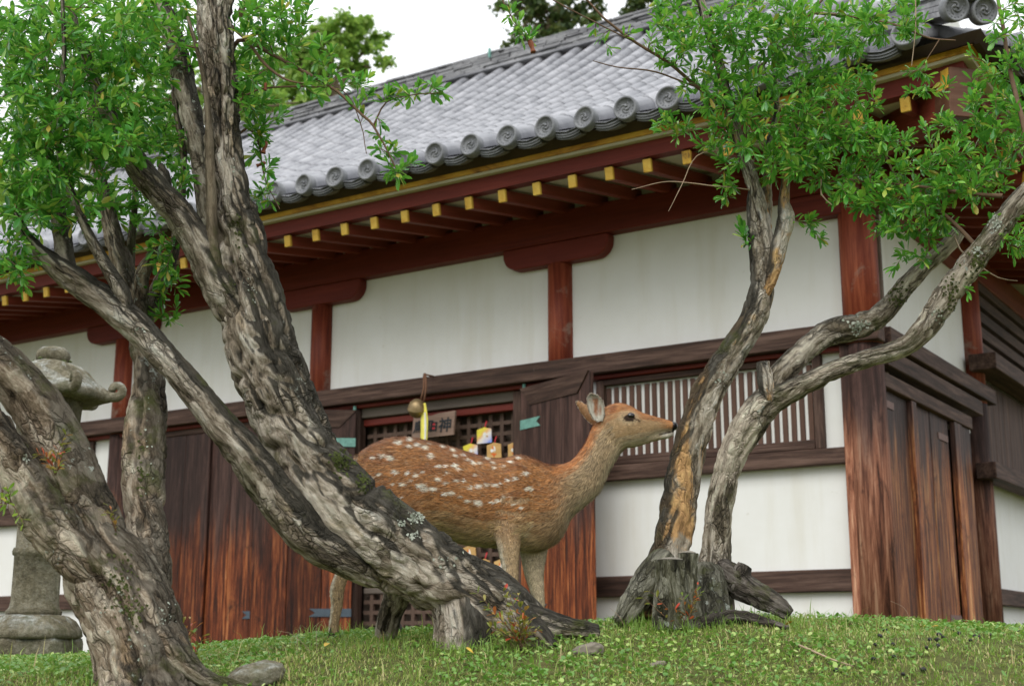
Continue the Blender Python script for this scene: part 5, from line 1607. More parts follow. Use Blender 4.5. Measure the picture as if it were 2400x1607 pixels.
T3.thin('branch', [(2300, 590, 8, 4.88), (2210, 500, 5, 4.98), (2120, 450, 4, 5.05), (2060, 340, 3.5, 5.1), (1990, 280, 3, 5.12)], M['twig'])
T3.thin('branch', [(1900, 30, 5, 5.18), (2000, 40, 4.4, 5.12), (2100, 60, 3.6, 5.06), (2180, 90, 3, 5.02), (2240, 95, 2, 5.0)], M['twig'])
for a in [(1620, 60, 110, 90, 5.15, 0.2, 30), (1780, 60, 120, 90, 5.2, 0.25, 40), (1950, 60, 120, 80, 5.15, 0.25, 38), (1680, 200, 90, 90, 5.2, 0.2, 24), (1820, 210, 130, 110, 5.2, 0.25, 46), (1960, 230, 110, 90, 5.15, 0.25, 34),
          (1830, 340, 130, 80, 5.2, 0.25, 34), (1980, 350, 130, 70, 5.12, 0.2, 30), (1860, 400, 80, 50, 5.2, 0.2, 12), (2080, 50, 90, 60, 5.05, 0.15, 16), (2030, 440, 110, 60, 5.08, 0.15, 24),
          (2150, 430, 110, 70, 5.0, 0.15, 26), (2280, 400, 110, 90, 4.92, 0.2, 30), (2110, 500, 110, 60, 5.04, 0.15, 20), (2360, 300, 60, 120, 4.9, 0.15, 20), (2370, 120, 50, 120, 4.9, 0.12, 16), (2010, 300, 80, 40, 5.1, 0.15, 12), (2080, 330, 70, 30, 5.08, 0.12, 8),
          (2180, 530, 60, 40, 5.02, 0.1, 8), (2370, 560, 50, 60, 4.85, 0.1, 8), (1690, 330, 50, 60, 5.25, 0.12, 9), (1700, 440, 30, 40, 5.28, 0.08, 5), (1570, 110, 60, 70, 5.15, 0.12, 8), (2240, 300, 80, 60, 5.0, 0.12, 12), (2300, 200, 60, 80, 4.95, 0.12, 8)]:
    T3.blob(*a)
for a in [(1590, 300, 60, 25, 5.22, 0.05, 6, 0.12, 0.7), (1555, 290, 40, 25, 5.2, 0.05, 4, 0.1, 0.7), (1205, 40, 30, 40, 4.93, 0.03, 6, 0.10, 0.5), (1235, 90, 30, 20, 4.92, 0.03, 4, 0.07, 0.4), (1440, 80, 60, 40, 5.12, 0.05, 3, 0.05, 0.5), (2140, 170, 40, 25, 5.0, 0.05, 3, 0.1, 0.5),
          (2130, 610, 50, 30, 5.05, 0.05, 5, 0.10, 0.6), (1900, 530, 25, 15, 5.2, 0.03, 3, 0.08, 0.4), (1930, 555, 20, 15, 5.2, 0.03, 2, 0.06, 0.4), (2170, 210, 60, 20, 5.04, 0.05, 4, 0.1, 0.7), (2270, 660, 30, 30, 4.9, 0.05, 3, 0.07, 0.4), (1745, 540, 12, 30, 5.27, 0.03, 3, 0.05, 0.4)]:
    T3.blob(*a, 1.0, 0.4)
fruit(T3, 1246, 108, 4.92, 0.9, -0.25)
for a in [(2010, 762, 26, 16, 90), (2335, 525, 22, 20, 70), (2290, 588, 12, 10, 18), (2200, 735, 20, 20, 16), (1690, 880, 14, 30, 10), (1850, 515, 10, 12, 14), (1560, 1350, 20, 30, 22)]:
    T3.lichen(*a, M['lichen'], (0.002, 0.0065))
for a in [(2110, 690, 40, 30, 70), (2230, 690, 24, 60, 90), (2290, 620, 24, 36, 60), (1535, 1400, 20, 20, 30)]:
    T3.lichen(*a, M['moss'], (0.003, 0.006), 'moss')
T3.finish(M['leaf_r'], 300)

# cut stump in front of the twin-stemmed tree
st_ = thing('tree_stump', 'short lichen-covered cut stump in front of the twin-stemmed tree', 'stump', tuple(at(1578, 1452, 5.08)))
for x, yt, hw, Y in ((1572, 1312, 34, 5.06), (1614, 1296, 20, 5.09)):
    P4 = px_path([(x + 6, 1475, hw * 1.45, Y), (x + 3, 1420, hw * 1.2, Y), (x, 1360, hw, Y), (x, yt, hw * 0.98, Y)])
    V, Fc, fl, h = bark_tube(P4, 48, 0.008, 0.014, 0.03, x * 0.01, 0.14)
    link('stump_wood', mesh_np('stump_wood', V - np.array(st_.location), Fc, True, {'flow': ('FLOAT_VECTOR', fl), 'ht': ('FLOAT', h)}), M['bark_stump'], st_)
    top = P4[-1]
    m = MB(); m.lathe([(top[3] * 0.84, -0.012), (top[3] * 0.80, 0.004), (top[3] * 0.4, 0.009), (0.003, 0.006)], 18, radfn=lambda a, z: 1 + 0.10 * math.sin(3 * a) + 0.06 * math.sin(7 * a + 1))
    link('cut_face', m.mesh('cut_face'), m_plain('cut_wood', (0.22, 0.20, 0.165), 0.95, 0.6, 22), st_, tuple(top[:3] - np.array(st_.location)))

# ---- trees behind the roof
def far_tree(name, label, x, ybase, Y, limbs, clumps, nleaf, lsz, mat, trunk_px):
    base = at(x, ybase, Y)
    base[2] = -0.3
    T = Tree(name, label, tuple(base), M['bark_smooth'])
    T.root['group'] = 'trees beyond the roof'
    ptop = at(x, trunk_px, Y)
    r0 = 0.28
    T.limb('trunk', None, 16, 0.4, 0.02, 0.2, M['bark_smooth'], world=[(*base, r0), (*((base + ptop) / 2 + np.array([0.2, 0, 0])), r0 * 0.7), (*ptop, 0.08)])
    for (cx, cy, rx, ry) in clumps:
        c = at(cx, cy, Y)
        k = rng.integers(len(T.nodes) // 2, len(T.nodes))
        a = np.array(T.nodes[int(k)][:3])
        mid = (a + c) / 2 + np.array([0, 0, 0.3])
        T.limb('limb', None, 8, 0.3, 0.005, 0.2, M['bark_smooth'], world=[(*a, 0.07), (*mid, 0.045), (*c, 0.015)])
    tot = sum(rx * ry for _, _, rx, ry in clumps)
    Ps = []
    for (cx, cy, rx, ry) in clumps:
        n = int(nleaf * rx * ry / tot)
        nc = max(3, n // 40)
        cc = rng.normal(size=(nc, 3)) * 0.62
        pick = cc[rng.integers(0, nc, n)] + rng.normal(size=(n, 3)) * 0.13
        c = at(cx, cy, Y)
        Ps.append(c + pick * np.array([rx, (rx + ry) / 2, ry]) * Y / F)
    P = np.vstack(Ps)
    n = len(P)
    D = rng.normal(size=(n, 3)); D /= np.linalg.norm(D, axis=1)[:, None]
    Nn = np.array([0, 0, 1.0]) + rng.normal(size=(n, 3)) * 0.5
    Nn -= D * (Nn * D).sum(1)[:, None]
    Nn /= np.linalg.norm(Nn, axis=1)[:, None]
    L = rng.uniform(0.7, 1.3, n) * lsz
    V, Fc, rn = leaf_cloud(P - T.base, D, Nn, L, L * 0.62, rng.random(n))
    link('crown', mesh_np('crown', V, Fc, True, {'rnd': ('FLOAT', rn)}), mat, T.root, kind='stuff')
far_tree('maple_tree', 'light green broadleaf tree rising behind the roof ridge against the sky', 740, 900, 26, None,
         [(760, 90, 70, 45), (830, 80, 50, 45), (700, 170, 90, 60), (800, 170, 80, 60), (860, 110, 50, 50), (640, 230, 90, 60), (885, 95, 25, 25), (780, 60, 30, 25), (560, 240, 90, 80), (720, 110, 60, 40), (670, 150, 60, 50), (870, 160, 40, 30)], 7600, 0.12, M['leaf_far'], 190)
far_tree('broadleaf_tree', 'yellowish green tree filling the gap behind the ridge at the hall\'s far end', 520, 900, 24, None,
         [(640, 260, 80, 45), (540, 300, 90, 60), (430, 320, 90, 70), (300, 350, 110, 80), (180, 420, 110, 90), (60, 460, 100, 100), (700, 240, 50, 30), (420, 200, 100, 80), (250, 230, 100, 90)], 9000, 0.12, M['leaf_far'], 260)
far_tree('cedar_tree', 'dark green conifer standing behind the roof ridge', 1310, 900, 30, None,
         [(1290, 60, 50, 50), (1340, 40, 40, 40), (1250, 25, 60, 30), (1370, 20, 60, 25), (1320, 95, 90, 30), (1230, 100, 35, 22), (1200, 15, 40, 20), (1290, -30, 90, 50), (1410, -20, 60, 40), (1190, 108, 18, 14)], 3600, 0.14, M['leaf_con'], -60)
far_tree('pine_tree', 'small yellow-green conifer top peeping over the ridge behind the branches', 1500, 900, 30, None,
         [(1490, 25, 30, 20), (1520, 5, 40, 25), (1470, 45, 18, 10), (1540, -20, 60, 30)], 1100, 0.13, M['leaf_con'], -10)
# ------------------------------------------------------------------ the deer
DY = 5.42                                        # distance of the deer's middle plane
def dp(x, y, off=0.0):
    p = at(x, y, DY)
    return p + np.array([0, off, 0])
deer = thing('deer', 'young spotted sika deer standing and sniffing the twin-stemmed tree', 'deer', (at(1050, 1480, DY)[0], DY, float(gz(np.array([at(1050, 1480, DY)[0]]), np.array([DY]))[0])))
dbase = np.array(deer.location)
srcP, srcI, srcD = [], [], []    # sample points, (part, t, frac), flow direction
DV_, DF_, dn = [], [], 0
def loft(rings, part, n=22, sub=5, power=1.0, flow_sign=1.0):
    """rings: (top px, bottom px, half width m, plane offset m); ellipse between the two outline points"""
    global dn
    A = np.array([[*dp(*r[0], r[3]), *dp(*r[1], r[3]), r[2]] for r in rings])
    # resample smoothly
    Q = np.vstack([2 * A[0] - A[1], A, 2 * A[-1] - A[-2]])
    rows, ts = [], []
    for i in range(1, len(Q) - 2):
        for k in range(sub):
            t_ = k / sub
            p0, p1, p2, p3 = Q[i - 1], Q[i], Q[i + 1], Q[i + 2]
            rows.append(0.5 * (2 * p1 + (p2 - p0) * t_ + (2 * p0 - 5 * p1 + 4 * p2 - p3) * t_ ** 2 + (-p0 + 3 * p1 - 3 * p2 + p3) * t_ ** 3))
            ts.append(i - 1 + t_)
    rows.append(Q[-2]); ts.append(len(rings) - 1)
    rows = np.array(rows)
    top, bot, hw = rows[:, :3], rows[:, 3:6], np.maximum(rows[:, 6], 0.003)
    c = (top + bot) / 2
    h = (top - bot) / 2
    ax = np.gradient(c, axis=0)
    ax /= np.linalg.norm(ax, axis=1)[:, None] + 1e-9
    a = np.arange(n) * 2 * np.pi / n
    ca = np.sign(np.cos(a)) * np.abs(np.cos(a)) ** power
    sa = np.sign(np.sin(a)) * np.abs(np.sin(a)) ** power
    V = c[:, None, :] + ca[None, :, None] * h[:, None, :] + sa[None, :, None] * hw[:, None, None] * np.array([0, -1.0, 0])
    m = len(c)
    j, k = np.meshgrid(np.arange(m - 1), np.arange(n), indexing='ij')
    k2 = (k + 1) % n
    Fq = np.stack([j * n + k, j * n + k2, (j + 1) * n + k2, (j + 1) * n + k], -1).reshape(-1, 4)
    V = V.reshape(-1, 3)
    DV_.append(np.vstack([V, c[0], c[-1]]))
    kk = np.arange(n)
    tri = np.concatenate([np.stack([(kk + 1) % n, kk, np.full(n, m * n)], -1), np.stack([(m - 1) * n + kk, (m - 1) * n + (kk + 1) % n, np.full(n, m * n + 1)], -1)])
    DF_.append([tuple(f) for f in (Fq + dn)] + [tuple(f) for f in (tri + dn)])
    dn += len(V) + 2
    srcP.append(V)
    frac = np.tile((1 - ca) / 2, m)
    srcI.append(np.stack([np.full(len(V), part), np.repeat(ts, n), frac], -1))
    srcD.append(np.repeat(ax * flow_sign, n, 0))
torso = [((838, 1085), (842, 1160), .035), ((851, 1058), (856, 1232), .088), ((885, 1037), (890, 1278), .118), ((925, 1025), (930, 1292), .128), ((975, 1027), (985, 1272), .130), ((1037, 1042), (1038, 1262), .136), ((1089, 1057), (1092, 1275), .140),
         ((1140, 1072), (1140, 1280), .135), ((1180, 1074), (1182, 1282), .124), ((1218, 1067), (1228, 1290), .112), ((1250, 1074), (1276, 1286), .100), ((1285, 1088), (1313, 1262), .085), ((1318, 1088), (1340, 1212), .070), ((1345, 1075), (1372, 1182), .059),
         ((1368, 1045), (1404, 1152), .052), ((1382, 1018), (1430, 1098), .047), ((1393, 994), (1452, 1064), .045), ((1408, 968), (1468, 1048), .044)]
loft([(a, b, w, 0.0) for a, b, w in torso], 0, 26, 6, 1.0, -1.0)
head = [((1396, 985), (1425, 1048), .030), ((1408, 962), (1446, 1053), .050), ((1430, 948), (1470, 1049), .058), ((1455, 944), (1491, 1045), .060), ((1479, 952), (1512, 1037), .053), ((1501, 965), (1530, 1027), .042), ((1525, 973), (1546, 1019), .034), ((1550, 980), (1560, 1014), .029), ((1568, 985), (1573, 1011), .026), ((1581, 991), (1582, 1007), .020), ((1587, 996), (1586, 1003), .010)]
loft([(a, b, w, 0.0) for a, b, w in head], 1, 22, 6, 0.95, -1.0)
jaw = [((1470, 1022), (1478, 1050), .030), ((1500, 1020), (1506, 1043), .024), ((1530, 1017), (1534, 1034), .019), ((1552, 1014), (1555, 1029), .017), ((1568, 1013), (1570, 1026), .015), ((1579, 1012), (1579, 1019), .009)]
loft([(a, b, w, 0.0) for a, b, w in jaw], 2, 14, 5, 1.0, -1.0)
def leg(cs, off, part=3):
    loft([((x - hw, y), (x + hw, y), hw * 1.55e-3 if d is None else d, off) for x, y, hw, d in cs], part, 16, 5, 1.0, 1.0)
GH = lambda x, off: proj(np.array([[at(x, 1480, DY)[0], DY + off, float(gz(np.array([at(x, 1480, DY)[0]]), np.array([DY + off]))[0])]]))[0, 1]
def legs():
    o = -0.075
    leg([(1208, 1165, 52, .045), (1198, 1215, 44, .045), (1192, 1262, 31, .038), (1193, 1290, 26, .034), (1196, 1330, 20, .028), (1198, 1362, 17, .026), (1198, 1385, 15, .024), (1198, 1420, 11, .018), (1199, 1455, 11, .018), (1203, 1475, 13, .020)], o)
    o = 0.06
    leg([(1240, 1190, 50, .05), (1250, 1240, 42, .046), (1251, 1290, 33, .038), (1252, 1340, 24, .030), (1260, 1385, 17, .025), (1264, 1412, 14, .022), (1266, 1440, 11, .018), (1268, 1462, 11, .018), (1272, 1478, 13, .020)], o)
    o = -0.06
    leg([(890, 1160, 60, .065), (880, 1225, 52, .060), (856, 1280, 38, .045), (826, 1320, 24, .032), (806, 1350, 18, .026), (795, 1382, 17, .025), (794, 1418, 14, .020), (789, 1450, 12, .018), (786, 1470, 12, .018), (788, 1484, 13, .020)], o)
    o = 0.075
    leg([(925, 1180, 55, .06), (938, 1240, 46, .055), (940, 1300, 34, .04), (930, 1345, 21, .030), (922, 1380, 17, .026), (922, 1415, 14, .020), (922, 1450, 12, .018), (926, 1484, 13, .020)], o)
legs()
loft([((846, 1062), (846, 1080), .018, 0.0), ((838, 1064), (838, 1090), .020, 0.0), ((832, 1074), (831, 1104), .018, 0.0), ((829, 1096), (828, 1118), .010, 0.0)], 4, 12, 4)
# shoulder and haunch swell on the near and far side
def swell(x, y, rx, ry, off, ry_m):
    loft([((x - rx * math.cos(a), y - ry * math.sin(a) - 1), (x - rx * math.cos(a), y + ry * math.sin(a) + 1), max(0.004, ry_m * math.sin(a)), off) for a in np.linspace(0.12, math.pi - 0.12, 9)], 0, 18, 3, 1.0, -1.0)
for sgn in (-1, 1):
    swell(1218, 1180, 44, 86, sgn * 0.070, 0.052)
    swell(905, 1165, 62, 100, sgn * 0.072, 0.062)
me = bpy.data.meshes.new('deer_cage')
me.from_pydata([tuple(p) for p in np.vstack(DV_) - dbase], [], [f for fl in DF_ for f in fl])
me.update()
cage = bpy.data.objects.new('deer_cage', me)
COL.objects.link(cage)
rmod = cage.modifiers.new('r', 'REMESH'); rmod.mode = 'VOXEL'; rmod.voxel_size = 0.0058
smod = cage.modifiers.new('s', 'SMOOTH'); smod.factor = 0.5; smod.iterations = 7
dg = bpy.context.evaluated_depsgraph_get()
bme = bpy.data.meshes.new_from_object(cage.evaluated_get(dg))
bpy.data.objects.remove(cage)
bme.name = 'body'
nv = len(bme.vertices)
BV = np.zeros(nv * 3, np.float32); bme.vertices.foreach_get('co', BV); BV = BV.reshape(-1, 3)
BN = np.zeros(nv * 3, np.float32); bme.vertices.foreach_get('normal', BN); BN = BN.reshape(-1, 3)
SP, SI, SD = np.vstack(srcP), np.vstack(srcI), np.vstack(srcD)
kd = kdtree.KDTree(len(SP))
for i, p in enumerate(SP - dbase):
    kd.insert(p, i)
kd.balance()
idx = np.array([kd.find(p)[1] for p in BV])
bpx = proj(BV + dbase)
SPOTS = [(280, 430, 9), (385, 415, 10), (475, 430, 9), (570, 268, 7), (690, 240, 7), (690, 310, 8), (775, 292, 6), (855, 325, 8), (905, 290, 5), (925, 390, 7), (925, 425, 7), (1060, 320, 6), (1165, 360, 6), (1195, 425, 6), (1275, 415, 6), (1330, 465, 5), (1395, 500, 7), (1455, 500, 7), (1550, 445, 6), (1600, 495, 7), (1620, 545, 8), (1725, 525, 6), (1810, 480, 7), (1885, 445, 6), (1010, 530, 6), (1085, 525, 6), (1190, 535, 7), (1225, 572, 5), (1095, 608, 7), (1410, 630, 8), (530, 575, 7), (665, 585, 8), (750, 615, 8), (835, 585, 6), (355, 605, 6), (270, 640, 5), (510, 710, 7), (610, 710, 7), (700, 675, 6), (1000, 670, 8), (1090, 710, 7), (1210, 685, 7), (1290, 690, 8), (820, 740, 11), (855, 780, 9), (960, 785, 9), (1080, 835, 7), (1150, 830, 9), (1245, 870, 7), (1335, 915, 7), (1450, 925, 9), (1600, 915, 8), (1660, 890, 7), (1720, 850, 6), (1830, 920, 9), (1885, 900, 8), (1350, 765, 6), (1450, 755, 8), (1540, 735, 8), (1630, 735, 7), (1690, 725, 6), (1775, 685, 7), (1850, 655, 6), (1955, 610, 7), (1990, 775, 11), (600, 850, 6), (1790, 860, 5), (1910, 970, 5)]
SPX = np.array([(820 + a / 4.684, 980 + b / 4.684, r * rng.uniform(0.65, 1.2)) for a, b, r in SPOTS])
def coat(px, info, jit=None):
    """natural colouring by body region, from nearest outline sample"""
    part, t_, fr = info[:, 0], info[:, 1], info[:, 2]
    x, y = px[:, 0], px[:, 1]
    n = len(px)
    def c3(c): return np.tile(np.array(c, float), (n, 1))
    def mx(a, b, w): return a + (b - a) * np.asarray(w)[:, None]
    brown, spine, buff, pale = c3((.37, .160, .050)), c3((.22, .078, .027)), c3((.45, .32, .16)), c3((.52, .42, .26))
    cb = mx(brown, spine, (1 - ss(0.0, 0.10, fr)) * 0.75)
    wob = (fbm(np.stack([x / 26, y / 26, x * 0], -1), 3) - 0.5)
    cb = mx(cb, spine, ss(0.52, 0.75, fbm(np.stack([x / 60, y / 22, x * 0 + 4], -1), 3)) * 0.55)
    cb = mx(cb, buff, ss(0.60, 0.90, fr + wob * 0.18))
    cb = mx(cb, pale, ss(0.90, 1.0, fr) * 0.7)
    # chest / shoulder greyer
    cb = mx(cb, c3((.30, .19, .095)), ss(8.5, 11, t_) * ss(0.45, 0.75, fr) * 0.8)
    neck = mx(c3((.44, .170, .050)), c3((.34, .245, .135)), ss(0.10, 0.36, fr + wob * 0.1))
    neck = mx(neck, c3((.44, .36, .22)), ss(0.72, 0.98, fr))
    c = mx(cb, neck, ss(10.5, 13.0, t_))
    # spots
    if True:
        tor = (part == 0) & (t_ < 12.5)
        dmin = np.full(n, 9.0)
        nz = fbm(np.stack([x / 5, y / 3, x * 0 + 2], -1), 2) - 0.5
        for sx, sy, r in SPX:
            d = np.sqrt(((x - sx) / (r * 1.08)) ** 2 + ((y - sy) / (r * 0.66)) ** 2) + nz * 1.0
            dmin = np.minimum(dmin, d)
        c = mx(c, c3((.82, .73, .58)), np.where(tor, 1 - ss(0.60, 1.15, dmin), 0))
    # head
    h = part == 1
    hc = mx(c3((.37, .165, .062)), c3((.39, .26, .135)), ss(0.14, 0.42, fr + wob * 0.2))
    hc = mx(hc, c3((.50, .42, .29)), ss(0.72, 0.95, fr))
    hc = mx(hc, c3((.44, .20, .075)), ss(6.0, 8.0, t_) * (1 - ss(0.7, 0.9, fr)) * 0.8)
    hc = mx(hc, c3((.27, .12, .05)), ss(1500, 1512, x) * (1 - ss(1.5, 5.5, np.abs(y - (977 + (x - 1500) * 0.17)))) * (1 - ss(1545, 1565, x)) * 0.6)
    hc = mx(hc, c3((.22, .07, .025)), (1 - ss(4, 14, np.hypot(x - 1438, y - 958))) * 0.7)
    hc = mx(hc, c3((.56, .44, .28)), (1 - ss(11, 22, np.hypot((x - 1474) * 0.7, (y - 978)))) * 0.5)
    hc = mx(hc, c3((.03, .018, .012)), 1 - ss(10.0, 13.0, np.hypot((x - 1475.5) * 0.80, (y - 979.5) * 1.25)))
    hc = mx(hc, c3((.05, .025, .015)), (1 - ss(1.4, 3.2, np.abs((y - 978) - (x - 1486) * 0.62))) * ((x > 1483) & (x < 1503)) * 0.95)
    hc = mx(hc, c3((.014, .012, .012)), ss(1575, 1579, x + (y - 995) * 0.15))
    hc = mx(hc, c3((.035, .02, .014)), (1 - ss(1.0, 2.4, np.abs(y - (1017.5 - (x - 1550) * 0.25)))) * (x > 1546))
    c = np.where(h[:, None], hc, c)
    jc = mx(c3((.46, .38, .25)), c3((.66, .61, .50)), ss(1548, 1556, x))
    jc = mx(jc, c3((.035, .02, .014)), (1 - ss(1.0, 2.6, np.abs(y - (1017.5 - (x - 1550) * 0.25)))) * (x > 1546) * (part == 2))
    c = np.where((part == 2)[:, None], jc, c)
    lc = mx(c3((.37, .26, .14)), c3((.58, .52, .40)), ss(0.62, 0.95, 1 - fr))
    lc = mx(lc, c3((.47, .40, .27)), ((x > 1222) & (x < 1300)) * 0.7)
    lc = mx(mx(c3((.33, .205, .10)), c3((.42, .16, .05)), (x < 960) * 0.8), lc, ss(1235, 1300, y))
    c = np.where((part == 3)[:, None], lc, c)
    c = np.where((part == 4)[:, None], mx(c3((.30, .16, .08)), c3((.65, .6, .5)), ss(0.1, 0.9, fr)), c)
    return np.clip(c, 0.003, 0.95)
info = SI[idx]
colv = coat(bpx, info)
a = bme.attributes.new('col', 'FLOAT_COLOR', 'POINT')
a.data.foreach_set('color', np.concatenate([colv, np.ones((nv, 1))], 1).astype(np.float32).ravel())
bme.polygons.foreach_set('use_smooth', np.ones(len(bme.polygons), bool))
bme.materials.clear()
link('body', bme, M['skin'], deer)
# hair: flat tapering slivers combed along the body
bme.calc_loop_triangles()
tri = np.zeros(len(bme.loop_triangles) * 3, np.int32); bme.loop_triangles.foreach_get('vertices', tri); tri = tri.reshape(-1, 3)
e1 = BV[tri[:, 1]] - BV[tri[:, 0]]; e2 = BV[tri[:, 2]] - BV[tri[:, 0]]
ar = np.linalg.norm(np.cross(e1, e2), axis=1) / 2
NH = 190000
pick = rng.choice(len(tri), NH, p=ar / ar.sum())
w1 = rng.random(NH); w2 = rng.random(NH); fl = w1 + w2 > 1; w1[fl] = 1 - w1[fl]; w2[fl] = 1 - w2[fl]
HP = BV[tri[pick, 0]] + e1[pick] * w1[:, None] + e2[pick] * w2[:, None]
HN = BN[tri[pick, 0]]; HI = idx[tri[pick, 0]]
hp_px = proj(HP + dbase)
keep = np.hypot(hp_px[:, 0] - 1475, (hp_px[:, 1] - 979) * 1.15) > 12
keep &= ~((SI[HI][:, 0] == 1) & (hp_px[:, 0] > 1574))
HP, HN, HI, hp_px = HP[keep], HN[keep], HI[keep], hp_px[keep]
inf = SI[HI]; D = SD[HI].copy()
D += np.array([0, 0, -0.22]) * ((inf[:, 0] == 0) & (inf[:, 1] < 12))[:, None]
D += rng.normal(size=D.shape) * 0.16
wv = fbm(np.stack([hp_px[:, 0] / 30, hp_px[:, 1] / 30, hp_px[:, 0] * 0], -1), 2) - 0.5
D += np.array([0, 0, 1.0]) * (wv * 0.9)[:, None]
D -= HN * (D * HN).sum(1)[:, None]
D /= np.linalg.norm(D, axis=1)[:, None] + 1e-9
part = inf[:, 0]
L = np.where(part == 1, 0.0105, np.where(part == 2, 0.008, np.where(part == 3, 0.010, 0.022)))
L = L * np.where((part == 0) & (inf[:, 2] > 0.75), 1.35, 1.0)
L = np.where((part == 1) & (hp_px[:, 0] < 1440), 0.013, L)
L = L * rng.uniform(0.6, 1.3, len(L))
Wd = np.where((part == 1) | (part == 2), 0.0010, 0.0016)
X = np.cross(D, HN)
lift = rng.uniform(0.12, 0.34, len(L))
tip = HP + (D * np.cos(lift)[:, None] + HN * np.sin(lift)[:, None]) * L[:, None]
V = np.stack([HP - X * Wd[:, None] - HN * 0.001, HP + X * Wd[:, None] - HN * 0.001, tip], 1).reshape(-1, 3)
hc = coat(hp_px, inf) * np.exp(rng.normal(size=len(L)) * 0.26)[:, None]
clump = fbm(np.stack([hp_px[:, 0] / 9, hp_px[:, 1] / 2.6, hp_px[:, 0] * 0 + 5], -1), 2)
hc *= (0.55 + 0.92 * clump)[:, None]
dk = rng.random(len(L)) < 0.16
hc[dk] *= 0.38
lt = rng.random(len(L)) < 0.12
hc[lt] = hc[lt] * 0.6 + np.array([.55, .42, .26]) * 0.4
hc = np.clip(hc, 0.004, 0.95)
tipc = np.clip(hc * 1.15 + 0.015, 0, 0.95)
C4 = np.ones((len(L), 3, 4)); C4[:, 0, :3] = hc * 0.9; C4[:, 1, :3] = hc * 0.9; C4[:, 2, :3] = tipc
link('fur', mesh_np('fur', V, np.arange(len(V)).reshape(-1, 3), True, {'col': ('FLOAT_COLOR', C4.reshape(-1, 4))}), M['fur'], deer, kind='stuff')
# eyes
for sg in (-1, 1):
    m = MB()
    m.lathe([(0.0005, -0.0155), (0.0085, -0.013), (0.0140, -0.0065), (0.0155, 0), (0.0140, 0.0065), (0.0085, 0.013), (0.0005, 0.0155)], 18)
    o = link('eye', m.mesh('eye', 0, True), M['eye'], deer, tuple(dp(1475.5, 979, sg * 0.0468) - dbase), (math.pi / 2, 0, 0))
    o.scale = (1.22, 0.92, 0.95)
# nose pad
m = MB()
m.lathe([(0.001, -0.016), (0.010, -0.0145), (0.016, -0.008), (0.0175, 0.0), (0.016, 0.008), (0.010, 0.0145), (0.001, 0.016)], 16)
o = link('nose', m.mesh('nose', 0, True), M['nose'], deer, tuple(dp(1578.0, 998) - dbase), (0, 0.45, 0))
o.scale = (1.05, 1.25, 1.08)
for sg in (-1, 1):
    m = MB(); m.lathe([(0.0005, -0.004), (0.004, -0.002), (0.004, 0.002), (0.0005, 0.004)], 10)
    link('nostril', m.mesh('nostril', 0, True), m_plain('nostril', (0.002, 0.002, 0.002), 0.9), deer, tuple(dp(1584, 996.5, sg * 0.0125) - dbase))
